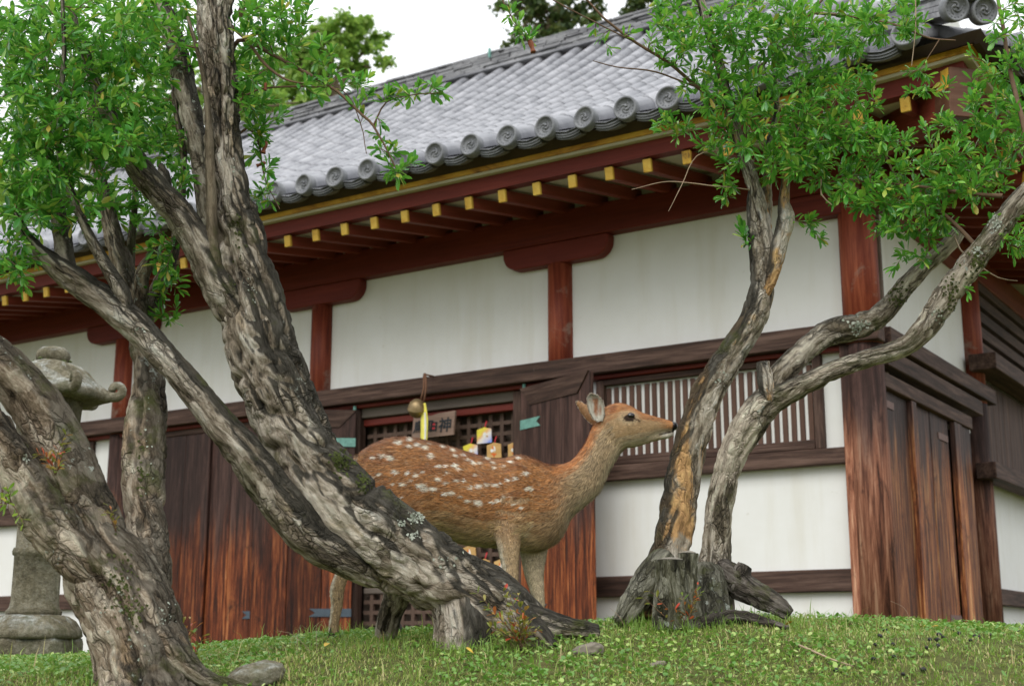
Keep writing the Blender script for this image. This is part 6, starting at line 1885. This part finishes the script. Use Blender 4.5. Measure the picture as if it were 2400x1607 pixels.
# ears: cupped leaf shapes with thickness, outline in pixels from base to tip
def ear(left, right, off, lean, inner_front, name='ear'):
    n = len(left)
    Vv, cols = [], []
    w_n = 9
    for j in range(n):
        a_, b_ = dp(*left[j], off), dp(*right[j], off)
        t_ = j / (n - 1)
        for k in range(w_n):
            s_ = k / (w_n - 1)
            cup = (1 - (2 * s_ - 1) ** 2) * 0.026 * (1 - 0.55 * t_) * math.sin(math.pi * min(1, 0.25 + 0.75 * (1 - t_)))
            p = a_ + (b_ - a_) * s_ + np.array([0, (cup if inner_front else -cup * 0.8) + lean * t_, 0])
            Vv.append(p - dbase)
    Vv = np.array(Vv)
    j, k = np.meshgrid(np.arange(n - 1), np.arange(w_n - 1), indexing='ij')
    Fq = np.stack([j * w_n + k, j * w_n + k + 1, (j + 1) * w_n + k + 1, (j + 1) * w_n + k], -1).reshape(-1, 4)
    back = Vv + np.array([0, 0.006, 0])
    N_ = len(Vv)
    rim = [j * w_n for j in range(n)] + [(n - 1) * w_n + k for k in range(1, w_n)] + [j * w_n + w_n - 1 for j in range(n - 2, -1, -1)]
    sides = np.array([(rim[i], rim[i + 1], rim[i + 1] + N_, rim[i] + N_) for i in range(len(rim) - 1)])
    Va = np.vstack([Vv, back])
    pxx = proj(Va + dbase)
    sgrid = np.tile(np.linspace(0, 1, w_n), n); tgrid = np.repeat(np.linspace(0, 1, n), w_n)
    nz = fbm(np.stack([pxx[:, 0] / 5, pxx[:, 1] / 5, pxx[:, 0] * 0 + 7], -1), 3)
    inn = np.tile(np.array([.40, .375, .31]), (N_, 1)) * (0.6 + 0.8 * nz[:N_, None])
    patch = (ss(0.46, 0.56, nz[:N_]) * (np.abs(sgrid - 0.5) < 0.33) * (tgrid > 0.3) * (tgrid < 0.8))[:, None]
    inn = inn * (1 - patch) + np.array([.24, .11, .06]) * patch
    edge = (ss(0.86, 1.0, np.abs(2 * sgrid - 1)) * 0.85)[:, None]
    inn = inn * (1 - edge) + np.array([.12, .09, .06]) * edge
    out_ = np.tile(np.array([.30, .17, .085]), (N_, 1)) * (0.7 + 0.6 * nz[N_:, None])
    colr = np.vstack([inn, out_] if inner_front else [out_, inn])
    cc = np.concatenate([colr, np.ones((2 * N_, 1))], 1)
    me_ = mesh_np(name, Va, np.vstack([Fq, Fq[:, ::-1] + N_, sides]), True, {'col': ('FLOAT_COLOR', cc)})
    eo = link(name, me_, M['skin'], deer)
    # short hair over both faces and a fringe along the rim
    nh = 900
    ii = rng.integers(0, 2 * N_, nh); fr_ = rng.integers(0, len(rim), 260)
    i2 = np.clip(ii + rng.choice([-1, 1, w_n, -w_n], nh), 0, 2 * N_ - 1); i2 = np.where((i2 < N_) == (ii < N_), i2, ii)
    r2 = np.clip(fr_ + 1, 0, len(rim) - 1); wa = rng.random((nh, 1)); wb = rng.random((260, 1)); ra = np.array(rim)
    hv = np.vstack([Va[ii] * wa + Va[i2] * (1 - wa), Va[ra[fr_]] * wb + Va[ra[r2]] * (1 - wb)]) + rng.normal(size=(nh + 260, 3)) * 0.0008
    tipd = (dp(*left[-1], off) - dp(*left[0], off)); tipd /= np.linalg.norm(tipd)
    dd = tipd + rng.normal(size=(nh + 260, 3)) * 0.35
    dd /= np.linalg.norm(dd, axis=1)[:, None]
    ll = rng.uniform(0.003, 0.007, nh + 260)[:, None]
    sdv = np.cross(dd, np.array([0, 1.0, 0])); sdv /= np.linalg.norm(sdv, axis=1)[:, None] + 1e-9
    hV = np.stack([hv - sdv * 0.0011, hv + sdv * 0.0011, hv + dd * ll], 1).reshape(-1, 3)
    hcol = np.vstack([colr[ii], np.tile(np.array([.34, .30, .24]), (260, 1))]) * np.exp(rng.normal(size=(nh + 260, 1)) * 0.35)
    hC = np.repeat(np.clip(np.concatenate([hcol, np.ones((nh + 260, 1))], 1), 0.01, 1.0), 3, 0)
    link('ear_hair', mesh_np('ear_hair', hV, np.arange(len(hV)).reshape(-1, 3), True, {'col': ('FLOAT_COLOR', hC)}), M['fur'], eo, kind='stuff')
    return eo
hx = lambda pts: [(1300 + x / 6.534, 880 + y / 6.534) for x, y in pts]
ear(hx([(640, 735), (575, 690), (520, 590), (490, 480), (485, 400), (505, 340), (535, 312)]), hx([(720, 720), (755, 640), (752, 540), (735, 440), (700, 380), (650, 335), (560, 308)]), -0.045, 0.0, True)
ear(hx([(600, 735), (540, 690), (460, 610), (395, 510), (350, 420), (338, 385)]), hx([(660, 700), (600, 620), (550, 520), (500, 430), (430, 380), (365, 368)]), 0.035, 0.01, False)
# hooves
for x, y, off in ((1205, 1486, -0.075), (1274, 1489, 0.06), (788, 1494, -0.06), (927, 1494, 0.075)):
    p = dp(x, y, off)
    p[2] = float(gz(np.array([p[0]]), np.array([p[1]]))[0])
    m = MB()
    for s_ in (-1, 1):
        m.add([(-0.022, s_ * 0.002, -0.004), (0.030, s_ * 0.004, -0.004), (0.030, s_ * 0.012, -0.004), (-0.022, s_ * 0.022, -0.004), (-0.015, s_ * 0.002, 0.042), (0.010, s_ * 0.003, 0.042), (0.010, s_ * 0.010, 0.042), (-0.015, s_ * 0.018, 0.042)],
              [(0, 3, 2, 1), (4, 5, 6, 7), (0, 1, 5, 4), (1, 2, 6, 5), (2, 3, 7, 6), (3, 0, 4, 7)])
    link('hoof', m.mesh('hoof', 0.003), M['hoof'], deer, tuple(p - dbase))
# ------------------------------------------------------------------ stone lantern
LY = 7.2
lb = at(72, 1537, LY); lb[2] = float(gz(np.array([lb[0]]), np.array([LY]))[0]) - 0.01
LH = at(119, 820, LY)[2] - lb[2]
ln = thing('stone_lantern', 'mossy grey stone lantern with curled cap standing before the white wall', 'lantern', tuple(lb))
def hexr(rot=0.0):
    """radius factor of a hexagon"""
    def f(a, z):
        b = (a - rot) % (math.pi / 3) - math.pi / 6
        return math.cos(math.pi / 6) / math.cos(b)
    return f
u_ = LH / 1.61
def stone(name, prof_, n=48, rad=None, jit=0.006, loc=(0, 0, 0)):
    m = MB(); m.lathe([(r * u_, z * u_) for r, z in prof_], n, radfn=rad)
    me = m.mesh(name)
    V = np.zeros(len(me.vertices) * 3, np.float32); me.vertices.foreach_get('co', V); V = V.reshape(-1, 3)
    nz = fbm(V * 14 + len(name), 3) - 0.5
    r_ = np.hypot(V[:, 0], V[:, 1])[:, None] + 1e-6
    V[:, :2] += V[:, :2] / r_ * nz[:, None] * jit * 2
    V[:, 2] += (fbm(V * 11 + 5, 2) - 0.5) * jit
    me.vertices.foreach_set('co', V.ravel())
    me.polygons.foreach_set('use_smooth', np.array([len(p.vertices) == 4 for p in me.polygons]))
    return link(name, me, M['stone'], ln, loc)
stone('plinth', [(0.245, -0.12), (0.25, 0.0), (0.252, 0.09), (0.244, 0.115)], 48, hexr(0.25))
stone('lotus_base', [(0.225, 0.113), (0.238, 0.125), (0.23, 0.155), (0.20, 0.20), (0.165, 0.225), (0.14, 0.232)], 60, lambda a, z: 1 + 0.03 * abs(math.sin(6 * a)))
stone('shaft', [(0.135, 0.228), (0.138, 0.25), (0.122, 0.27), (0.117, 0.30), (0.116, 0.42), (0.115, 0.525), (0.124, 0.532), (0.128, 0.548), (0.124, 0.564), (0.113, 0.57), (0.112, 0.70), (0.113, 0.82), (0.128, 0.835), (0.12, 0.845)], 40)
stone('platform', [(0.13, 0.84), (0.17, 0.87), (0.225, 0.905), (0.238, 0.925), (0.238, 0.985), (0.215, 0.998)], 48, hexr(0.25))
fb = stone('fire_box', [(0.150, 0.995), (0.155, 1.0), (0.158, 1.16), (0.168, 1.33), (0.165, 1.345)], 48, hexr(0.25), 0.003)
cap = stone('cap', [(0.19, 1.335), (0.285, 1.335), (0.315, 1.345), (0.315, 1.375), (0.285, 1.40), (0.235, 1.44), (0.195, 1.49), (0.15, 1.525), (0.085, 1.545), (0.07, 1.548)], 72,
            lambda a, z: hexr(0.15)(a, z) * (1 + (0.05 if z < 1.42 * u_ else 0) * math.cos(6 * (a - 0.15)) ** 8), 0.010)
for k in range(6):
    a = 0.15 + k * math.pi / 3
    m = MB()
    pts, rad = [], []
    for j in range(16):
        t_ = j / 15
        if t_ < 0.4:
            s_ = t_ / 0.4
            r = 0.26 + 0.075 * s_; z = 1.372 - 0.010 * s_
        else:
            b = (t_ - 0.4) / 0.6 * 5.0 - math.pi / 2
            rr = 0.036 * (1 - 0.40 * (t_ - 0.4) / 0.6)
            r = 0.335 + rr * math.cos(b); z = 1.400 + rr * math.sin(b) 
        pts.append((r * u_ * math.cos(a), r * u_ * math.sin(a), z * u_)); rad.append((0.032 - 0.012 * t_) * u_)
    m.tube(pts, rad, 9)
    link('cap_curl', m.mesh('cap_curl', 0, True), M['stone'], ln)
stone('jewel', [(0.05, 1.535), (0.075, 1.55), (0.082, 1.575), (0.076, 1.60), (0.05, 1.622), (0.01, 1.63)], 28, lambda a, z: 1 + 0.08 * math.sin(2 * a + 1), 0.008)
m = MB()
for k in range(26):
    a = random.uniform(0, 6.28); r = random.uniform(0.06, 0.10) * u_
    c_ = (r * math.cos(a), r * math.sin(a), 1.538 * u_ + random.uniform(-0.006, 0.008))
    q = random.uniform(0.010, 0.02)
    m.add([(c_[0] + q, c_[1], c_[2]), (c_[0], c_[1] + q, c_[2]), (c_[0] - q, c_[1], c_[2]), (c_[0], c_[1] - q, c_[2]), (c_[0], c_[1], c_[2] + q * 0.8)], [(0, 1, 4), (1, 2, 4), (2, 3, 4), (3, 0, 4)])
link('moss_tuft', m.mesh('moss_tuft', 0, True), M['moss'], ln, kind='stuff')

# ------------------------------------------------------------------ turf
def scatter(n, x0, x1, y0, y1):
    X = rng.uniform(x0, x1, n); Y = rng.uniform(y0, y1, n)
    k = np.abs(X) < Y * 0.42 + 0.25
    return X[k], Y[k]
def on_building(X, Y):
    P = np.stack([X, Y, X * 0], -1) - C0 * S
    o = -(P @ VD); u = P @ UD
    return (o < 0.02) & (u > -0.2)
def blades(name, n, h0, h1, w, y0, y1, dens=None, lean=0.5, spots=None, dark=1.0):
    X, Y = scatter(n, -4.2, 4.2, y0, y1)
    if spots is not None:
        X = np.concatenate([rng.normal(c[0], c[2], c[4]) for c in spots]); Y = np.concatenate([rng.normal(c[1], c[3], c[4]) for c in spots])
    k = ~on_building(X, Y)
    if dens is not None:
        k &= rng.random(len(X)) < dens(X, Y)
    X, Y = X[k], Y[k]
    n = len(X)
    Z = gz(X, Y) - 0.004
    h = rng.uniform(h0, h1, n) * (0.7 + 0.6 * fbm(np.stack([X * 3, Y * 3, X * 0], -1), 2))
    a = rng.uniform(0, 6.283, n)
    d = np.stack([np.cos(a), np.sin(a), a * 0], -1)
    ln_ = rng.uniform(0.15, lean * 2, n)[:, None]
    P = np.stack([X, Y, Z], -1)
    side = np.stack([-np.sin(a), np.cos(a), a * 0], -1) * (w * rng.uniform(0.7, 1.3, n))[:, None]
    up = np.array([0, 0, 1.0])
    mid = P + up * h[:, None] * 0.55 + d * h[:, None] * ln_ * 0.35
    tip = P + up * h[:, None] * (1 - 0.35 * ln_) + d * h[:, None] * ln_
    V = np.stack([P - side, P + side, mid + side * 0.8, mid - side * 0.8, tip], 1).reshape(-1, 3)
    o = (np.arange(n) * 5)[:, None]
    q = np.array([[0, 1, 2, 3]]) + o
    t3 = np.array([[3, 2, 4]]) + o
    rn = np.clip(0.5 * rng.random(n) + 0.75 * (fbm(np.stack([X * 2.2, Y * 2.2, X * 0 + 8], -1), 3) - 0.28), 0, 0.999)
    rn = rn * dark
    link(name, mesh_np(name, V, [q, t3], True, {'rnd': ('FLOAT', np.repeat(rn, 5))}), M['grass'], kind='stuff')['label'] = 'short green turf grass covering the mound'
bare = lambda X, Y: np.clip(1.6 - 1.3 * ss(0.60, 0.72, fbm(np.stack([X * 3.5 + 3, Y * 3.5, X * 0], -1), 3)) , 0.12, 1)
blades('grass', 125000, 0.010, 0.030, 0.0016, 3.9, 5.6, bare, 0.8)
blades('grass', 80000, 0.014, 0.036, 0.0020, 5.6, 8.6, bare, 0.75)
blades('grass', 2600, 0.05, 0.11, 0.0017, 4.2, 6.6, lambda X, Y: ss(0.52, 0.66, fbm(np.stack([X * 2.5, Y * 2.5, X * 0 + 1], -1), 2)), 0.45)
tuft = []
for x, Yt, sx, n_ in ((905, 4.95, .10, 260), (980, 4.72, .12, 300), (1050, 4.66, .06, 160), (1150, 4.62, .10, 200), (1290, 4.66, .12, 160), (1380, 4.86, .06, 80), (1480, 5.16, .06, 140), (1530, 5.02, .07, 200), (1600, 4.98, .08, 240), (1660, 5.08, .08, 220), (1740, 5.14, .10, 200), (1850, 5.2, .05, 80), (780, 5.36, .08, 180), (700, 5.0, .12, 160), (440, 4.3, .08, 160), (250, 4.2, .06, 100), (200, 7.0, .3, 160), (2150, 5.95, .12, 100), (1980, 6.0, .12, 80)):
    tuft.append(((x - 1200) / 3285 * Yt, Yt, sx, 0.05, n_ // 2))
blades('grass', 10, 0.04, 0.085, 0.0014, 4, 7, None, 0.5, tuft, 0.45)
for o in list(COL.objects):
    if o.name.split('.')[0] == 'grass':
        o['category'] = 'grass'
# clover-like round leaves
X, Y = scatter(80000, -4.2, 4.2, 3.9, 7.0)
k = (rng.random(len(X)) < ss(0.38, 0.60, fbm(np.stack([X * 2.0 + 9, Y * 2.0, X * 0], -1), 3)) * 0.9 + 0.12) & ~on_building(X, Y)
X, Y = X[k], Y[k]; n = len(X)
Z = gz(X, Y) + rng.uniform(0.004, 0.024, n)
r = rng.uniform(0.0035, 0.0088, n)
a0 = rng.uniform(0, 6.28, n)
tl = rng.normal(size=(n, 2)) * 0.42
ang = np.arange(6) * math.pi / 3
dx = np.cos(a0[:, None] + ang) * r[:, None]; dy = np.sin(a0[:, None] + ang) * r[:, None]
V = np.stack([X[:, None] + dx, Y[:, None] + dy, Z[:, None] + dx * tl[:, :1] + dy * tl[:, 1:]], -1)
rn = np.clip(rng.random(n) * 0.6 + 0.6 * (fbm(np.stack([X * 3, Y * 3, X * 0], -1), 2) - 0.2), 0, 1)
o = link('clover', mesh_np('clover', V.reshape(-1, 3), np.arange(n * 6).reshape(-1, 6), True, {'rnd': ('FLOAT', np.repeat(rn, 6))}), M['clover'], kind='stuff')
tag(o, 'small round-leaved ground cover growing through the turf', 'clover')

# ------------------------------------------------------------------ small things on the ground
def gpt(x, y, Y, dz=0.0):
    p = at(x, y, Y); p[2] = float(gz(np.array([p[0]]), np.array([p[1]]))[0]) + dz
    return p
def ray_ground(x, y):
    """where the line of sight through a pixel meets the ground"""
    Ys = np.linspace(3.5, 9, 400)
    pts = np.array([at(x, y, q) for q in Ys])
    below = pts[:, 2] < gz(pts[:, 0], pts[:, 1])
    i = int(np.argmax(below)) if below.any() else 260
    return np.array([pts[i, 0], pts[i, 1], float(gz(pts[i:i + 1, 0], pts[i:i + 1, 1])[0])])
# sapling with red shoots at the foot of the leaning tree
def sprout(name, label, cat, stems, mat, base, group=None, lsz=(0.018, 0.034), dens=0.011):
    t_ = thing(name, label, cat, tuple(base), group)
    m_V, m_F, c_ = [], [], 0
    Lf = []
    for tip, n_ in stems:
        t01 = np.linspace(0, 1, 8)[:, None]
        mid = (base + tip) / 2 + rng.normal(size=3) * 0.012 + np.array([0, 0, 0.01])
        P = (1 - t01) ** 2 * base + 2 * t01 * (1 - t01) * mid + t01 ** 2 * tip
        V, Fc = tube_np(P, np.linspace(0.002, 0.0009, 8), 5)
        m_V.append(V); m_F.append(Fc + c_); c_ += len(V)
        T, N, Bn = frames(P)
        for q in range(n_):
            k = min(7, int(8 * (0.25 + 0.75 * (q + 0.5) / n_)))
            a = rng.uniform(0, 6.28)
            dr = T[k] * 0.6 + (math.cos(a) * N[k] + math.sin(a) * Bn[k]) * 0.8
            dr /= np.linalg.norm(dr)
            up = np.array([0, 0, 1.0]) + rng.normal(size=3) * 0.4
            nn = up - dr * up.dot(dr); nn /= np.linalg.norm(nn)
            L_ = rng.uniform(*lsz)
            Lf.append((P[k], dr, nn, L_, L_ * 0.36, rng.random() * (0.55 + 0.5 * q / n_)))
    link('stems', mesh_np('stems', np.vstack(m_V) - base, np.vstack(m_F)), M['twig'], t_)
    arr = [np.array([l[i] for l in Lf]) for i in range(6)]
    V, Fc, rn = leaf_cloud(arr[0] - base, *arr[1:5], np.clip(arr[5], 0, 0.999))
    link('leaves', mesh_np('leaves', V, Fc, True, {'rnd': ('FLOAT', rn)}), mat, t_, kind='stuff')
    return t_
for bx, by, tips in (((1235), 1500, [(1120, 1390), (1145, 1425), (1180, 1385), (1195, 1400), (1160, 1440), (1230, 1430), (1215, 1395), (1150, 1470), (1190, 1450)]),
                     ((1215), 1520, [(1225, 1450), (1240, 1455), (1200, 1470), (1260, 1475), (1180, 1490), (1250, 1500), (1235, 1480), (1165, 1480), (1205, 1440)])):
    b_ = gpt(bx, by, 4.62)
    sprout('sapling', 'red-tipped green sapling growing ' + ('against the leaning trunk\'s foot' if bx == 1235 else 'in the turf before the leaning tree\'s roots'), 'sapling', [(at(x, y, 4.60 + rng.uniform(-0.04, 0.05)), 15) for x, y in tips], M['leaf_red'], b_)
b_ = gpt(1605, 1465, 5.0)
sprout('weed', 'small green weed growing on the cut stump', 'weed', [(at(x, y, 4.99), 8) for x, y in ((1510, 1400), (1525, 1385), (1600, 1395), (1635, 1370), (1640, 1390), (1580, 1420), (1625, 1400))], M['leaf_red'], b_)
b_ = at(130, 1112, 4.08)
sprout('epicormic_shoot', 'leafy green shoot with red stem sprouting from the forked tree\'s limb', 'shoot', [(at(x, y, 4.05), 9) for x, y in ((90, 1062), (112, 1072), (135, 1065), (150, 1050), (155, 1020), (140, 1090))], M['leaf_red'], b_)
b_ = at(28, 1180, 4.05)
sprout('epicormic_shoot', 'leafy shoot at the edge of the forked tree\'s lower limb', 'shoot', [(at(x, y, 4.0), 7) for x, y in ((15, 1140), (25, 1155), (5, 1165), (12, 1185), (55, 1225))], M['leaf_y'], b_)
b_ = at(272, 1245, 4.2)
sprout('red_shoot', 'tiny red-leaved shoot in the fork of the mossy tree', 'shoot', [(at(x, y, 4.18), 5) for x, y in ((245, 1195), (262, 1200), (255, 1185))], M['leaf_red'], b_)
b_ = gpt(440, 1520, 4.35)
sprout('weed', 'green and red weed beside the forked tree\'s base', 'weed', [(at(x, y, 4.35), 8) for x, y in ((430, 1440), (445, 1450), (460, 1470), (425, 1460), (475, 1490), (440, 1470))], M['leaf_red'], b_)
# weathered root lying in the grass
def lying(name, label, cat, pts, mat, segs=24):
    P4 = px_path(pts)
    t_ = thing(name, label, cat, tuple(P4[0, :3]))
    V, Fc, fl, h = bark_tube(P4, segs, 0.008, 0.008, 0.025, P4[0, 0] * 3, 0.15)
    link('wood', mesh_np('wood', V - P4[0, :3], Fc, True, {'flow': ('FLOAT_VECTOR', fl), 'ht': ('FLOAT', h)}), mat, t_)
g1 = [ray_ground(x, y) for x, y in ((1600, 1478), (1660, 1470), (1720, 1462), (1790, 1468), (1850, 1478))]
t_ = thing('dead_branch', 'dark weathered dead branch lying on the grass below the twin-stemmed tree', 'branch', tuple(g1[2]))
w_ = [(*(p + np.array([0, 0, 0.012 + lift])), r) for p, r, lift in zip(g1, (0.014, 0.020, 0.020, 0.017, 0.008), (0, 0.012, 0.014, 0.006, -0.004))]
V, Fc, fl, h = bark_tube(np.array(w_), 24, 0.008, 0.009, 0.022, 4.4, 0.16)
link('wood', mesh_np('wood', V - g1[2], Fc, True, {'flow': ('FLOAT_VECTOR', fl), 'ht': ('FLOAT', h)}), M['deadwood'], t_)
g2 = [ray_ground(x, y) for x, y in ((1850, 1512), (1895, 1532), (1950, 1556), (2000, 1572))]
m = MB(); m.tube([tuple(p - g2[1] + np.array([0, 0, 0.014])) for p in g2], [0.0035, 0.004, 0.003, 0.0018], 7)
tag(link('fallen_twig', m.mesh('fallen_twig', 0, True), M['deadtwig'], None, tuple(g2[1])), 'thin brown twig lying on the turf among the droppings', 'twig')
# stones
def rock(label, x, y, sx, sy, sz, mat=None):
    p = ray_ground(x, y)
    bm = bmesh.new(); bmesh.ops.create_icosphere(bm, subdivisions=4, radius=1.0)
    V = np.array([v_.co[:] for v_ in bm.verts])
    V *= (0.55 + 0.6 * fbm(V * 1.4 + x, 3) + 0.28 * fbm(V * 5 + x, 3))[:, None]
    V = np.sign(V) * np.abs(V) ** 0.85 * np.array([sx, sy, sz])
    for v_, c_ in zip(bm.verts, V):
        v_.co = c_
    me_ = bpy.data.meshes.new('stone'); bm.to_mesh(me_); bm.free()
    me_.polygons.foreach_set('use_smooth', np.ones(len(me_.polygons), bool))
    tag(link('stone', me_, mat or M['rock'], None, tuple(p + np.array([0, 0, sz * 0.25])), (0, -0.25, 0.3)), label, 'stone')
rock('angular grey stone in the grass beside the leaning tree\'s root', 1378, 1532, 0.050, 0.035, 0.026)
rock('mossy rock at the end of the forked tree\'s root', 588, 1600, 0.10, 0.08, 0.045, M['stone'])
rock('small buried stone in front of the leaning tree', 1540, 1560, 0.03, 0.02, 0.012)
# droppings
bm = bmesh.new(); bmesh.ops.create_icosphere(bm, subdivisions=2, radius=1.0)
for v_ in bm.verts:
    v_.co.x *= 1.35
PEL = bpy.data.meshes.new('pellet'); bm.to_mesh(PEL); bm.free()
PEL.polygons.foreach_set('use_smooth', np.ones(len(PEL.polygons), bool)); PEL.materials.append(M['dropping'])
for x, y in ((2063, 1496), (2051, 1517), (2093, 1517), (2202, 1494), (2196, 1505), (2211, 1500), (2180, 1505), (2199, 1519), (2172, 1524), (2233, 1483), (2284, 1497), (2275, 1507), (2296, 1498), (2322, 1494), (2095, 1546), (2047, 1553), (2117, 1590), (1959, 1578), (2248, 1490), (2074, 1482), (2164, 1576), (2389, 1485)):
    p = ray_ground(x, y)
    o = link('dropping', PEL, None, None, tuple(p + np.array([0, 0, 0.010])), (random.uniform(-0.4, 0.4), random.uniform(-0.4, 0.4), random.uniform(0, 6)))
    o.scale = (random.uniform(0.0055, 0.0085),) * 3
    tag(o, 'small dark deer pellet lying on the turf', 'dropping', 'deer pellets scattered on the turf')
# yellow fallen leaves
FL, Fc, rn = leaf_cloud(np.zeros((1, 3)), np.array([[0, 1.0, 0]]), np.array([[0, 0, 1.0]]), np.array([0.032]), np.array([0.022]), np.array([0.7]))
FLM = mesh_np('fallen_leaf', FL, Fc, True, {'rnd': ('FLOAT', rn)})
FLM.materials.append(m_plain('yellow_leaf', (0.50, 0.34, 0.05), 0.6, 0.3, 40))
for x, y, lab_ in ((1013, 1585, 'yellow fallen leaf on the turf below the leaning trunk'), (1110, 1548, 'yellow fallen leaf on the turf before the leaning tree\'s front root'), (1480, 1595, 'yellow fallen leaf on the turf near the small buried stone'), (2158, 1484, 'yellow fallen leaf on the turf among the pellets'), (2180, 1484, 'yellow fallen leaf on the turf among the pellets'), (1840, 1480, 'yellow fallen leaf at the end of the dead branch'), (760, 1530, 'yellow fallen leaf on the turf in front of the deer\'s hind leg'), (640, 1590, 'yellow fallen leaf beside the mossy rock')):
    p = ray_ground(x, y)
    o = link('fallen_leaf', FLM, None, None, tuple(p + np.array([0, 0, 0.022])), (random.uniform(0.2, 0.9), random.uniform(-0.4, 0.4), random.uniform(0, 6)))
    tag(o, lab_, 'leaf', 'fallen leaves on the turf')
# grass stalks
def stalk(label, pts, r=0.0011):
    P = np.array(pts); Q = spline(np.column_stack([P, np.full(len(P), r)]), 0.02)
    V, Fc = tube_np(Q[:, :3], np.linspace(r, r * 0.45, len(Q)), 5)
    tag(link('grass_stalk', mesh_np('grass_stalk', V - P[0], Fc), M['deadtwig'], None, tuple(P[0])), label, 'grass stalk', 'dry grass stalks')
for xb, Yb, tips, lab_ in ((2140, 5.9, [(2120, 1425), (2086, 1407)], 'leaning dry grass stalk in front of the side door boards'), (1975, 6.0, [(1962, 1450), (1976, 1433)], 'short dry grass stalk before the white panel beside the corner column'), (735, 4.9, [(690, 1488), (650, 1477)], 'long drooping dry grass stalk in front of the orange door planks'),
                        (745, 4.85, [(742, 1466), (757, 1455)], 'upright dry grass stalk beside the deer\'s hind leg'), (2395, 6.0, [(2388, 1465), (2376, 1450)], 'dry grass stalk before the side wall past the corner door'), (700, 4.9, [(697, 1490), (704, 1463)], 'straight dry grass stalk under the blue-grey hinge strap'), (1470, 5.1, [(1452, 1445), (1430, 1424)], 'curved dry grass stalk beside the twin-stemmed tree\'s left root')):
    g_ = gpt(xb, 1480, Yb, -0.005)
    stalk(lab_, [g_] + [at(x, y, Yb) for x, y in tips])
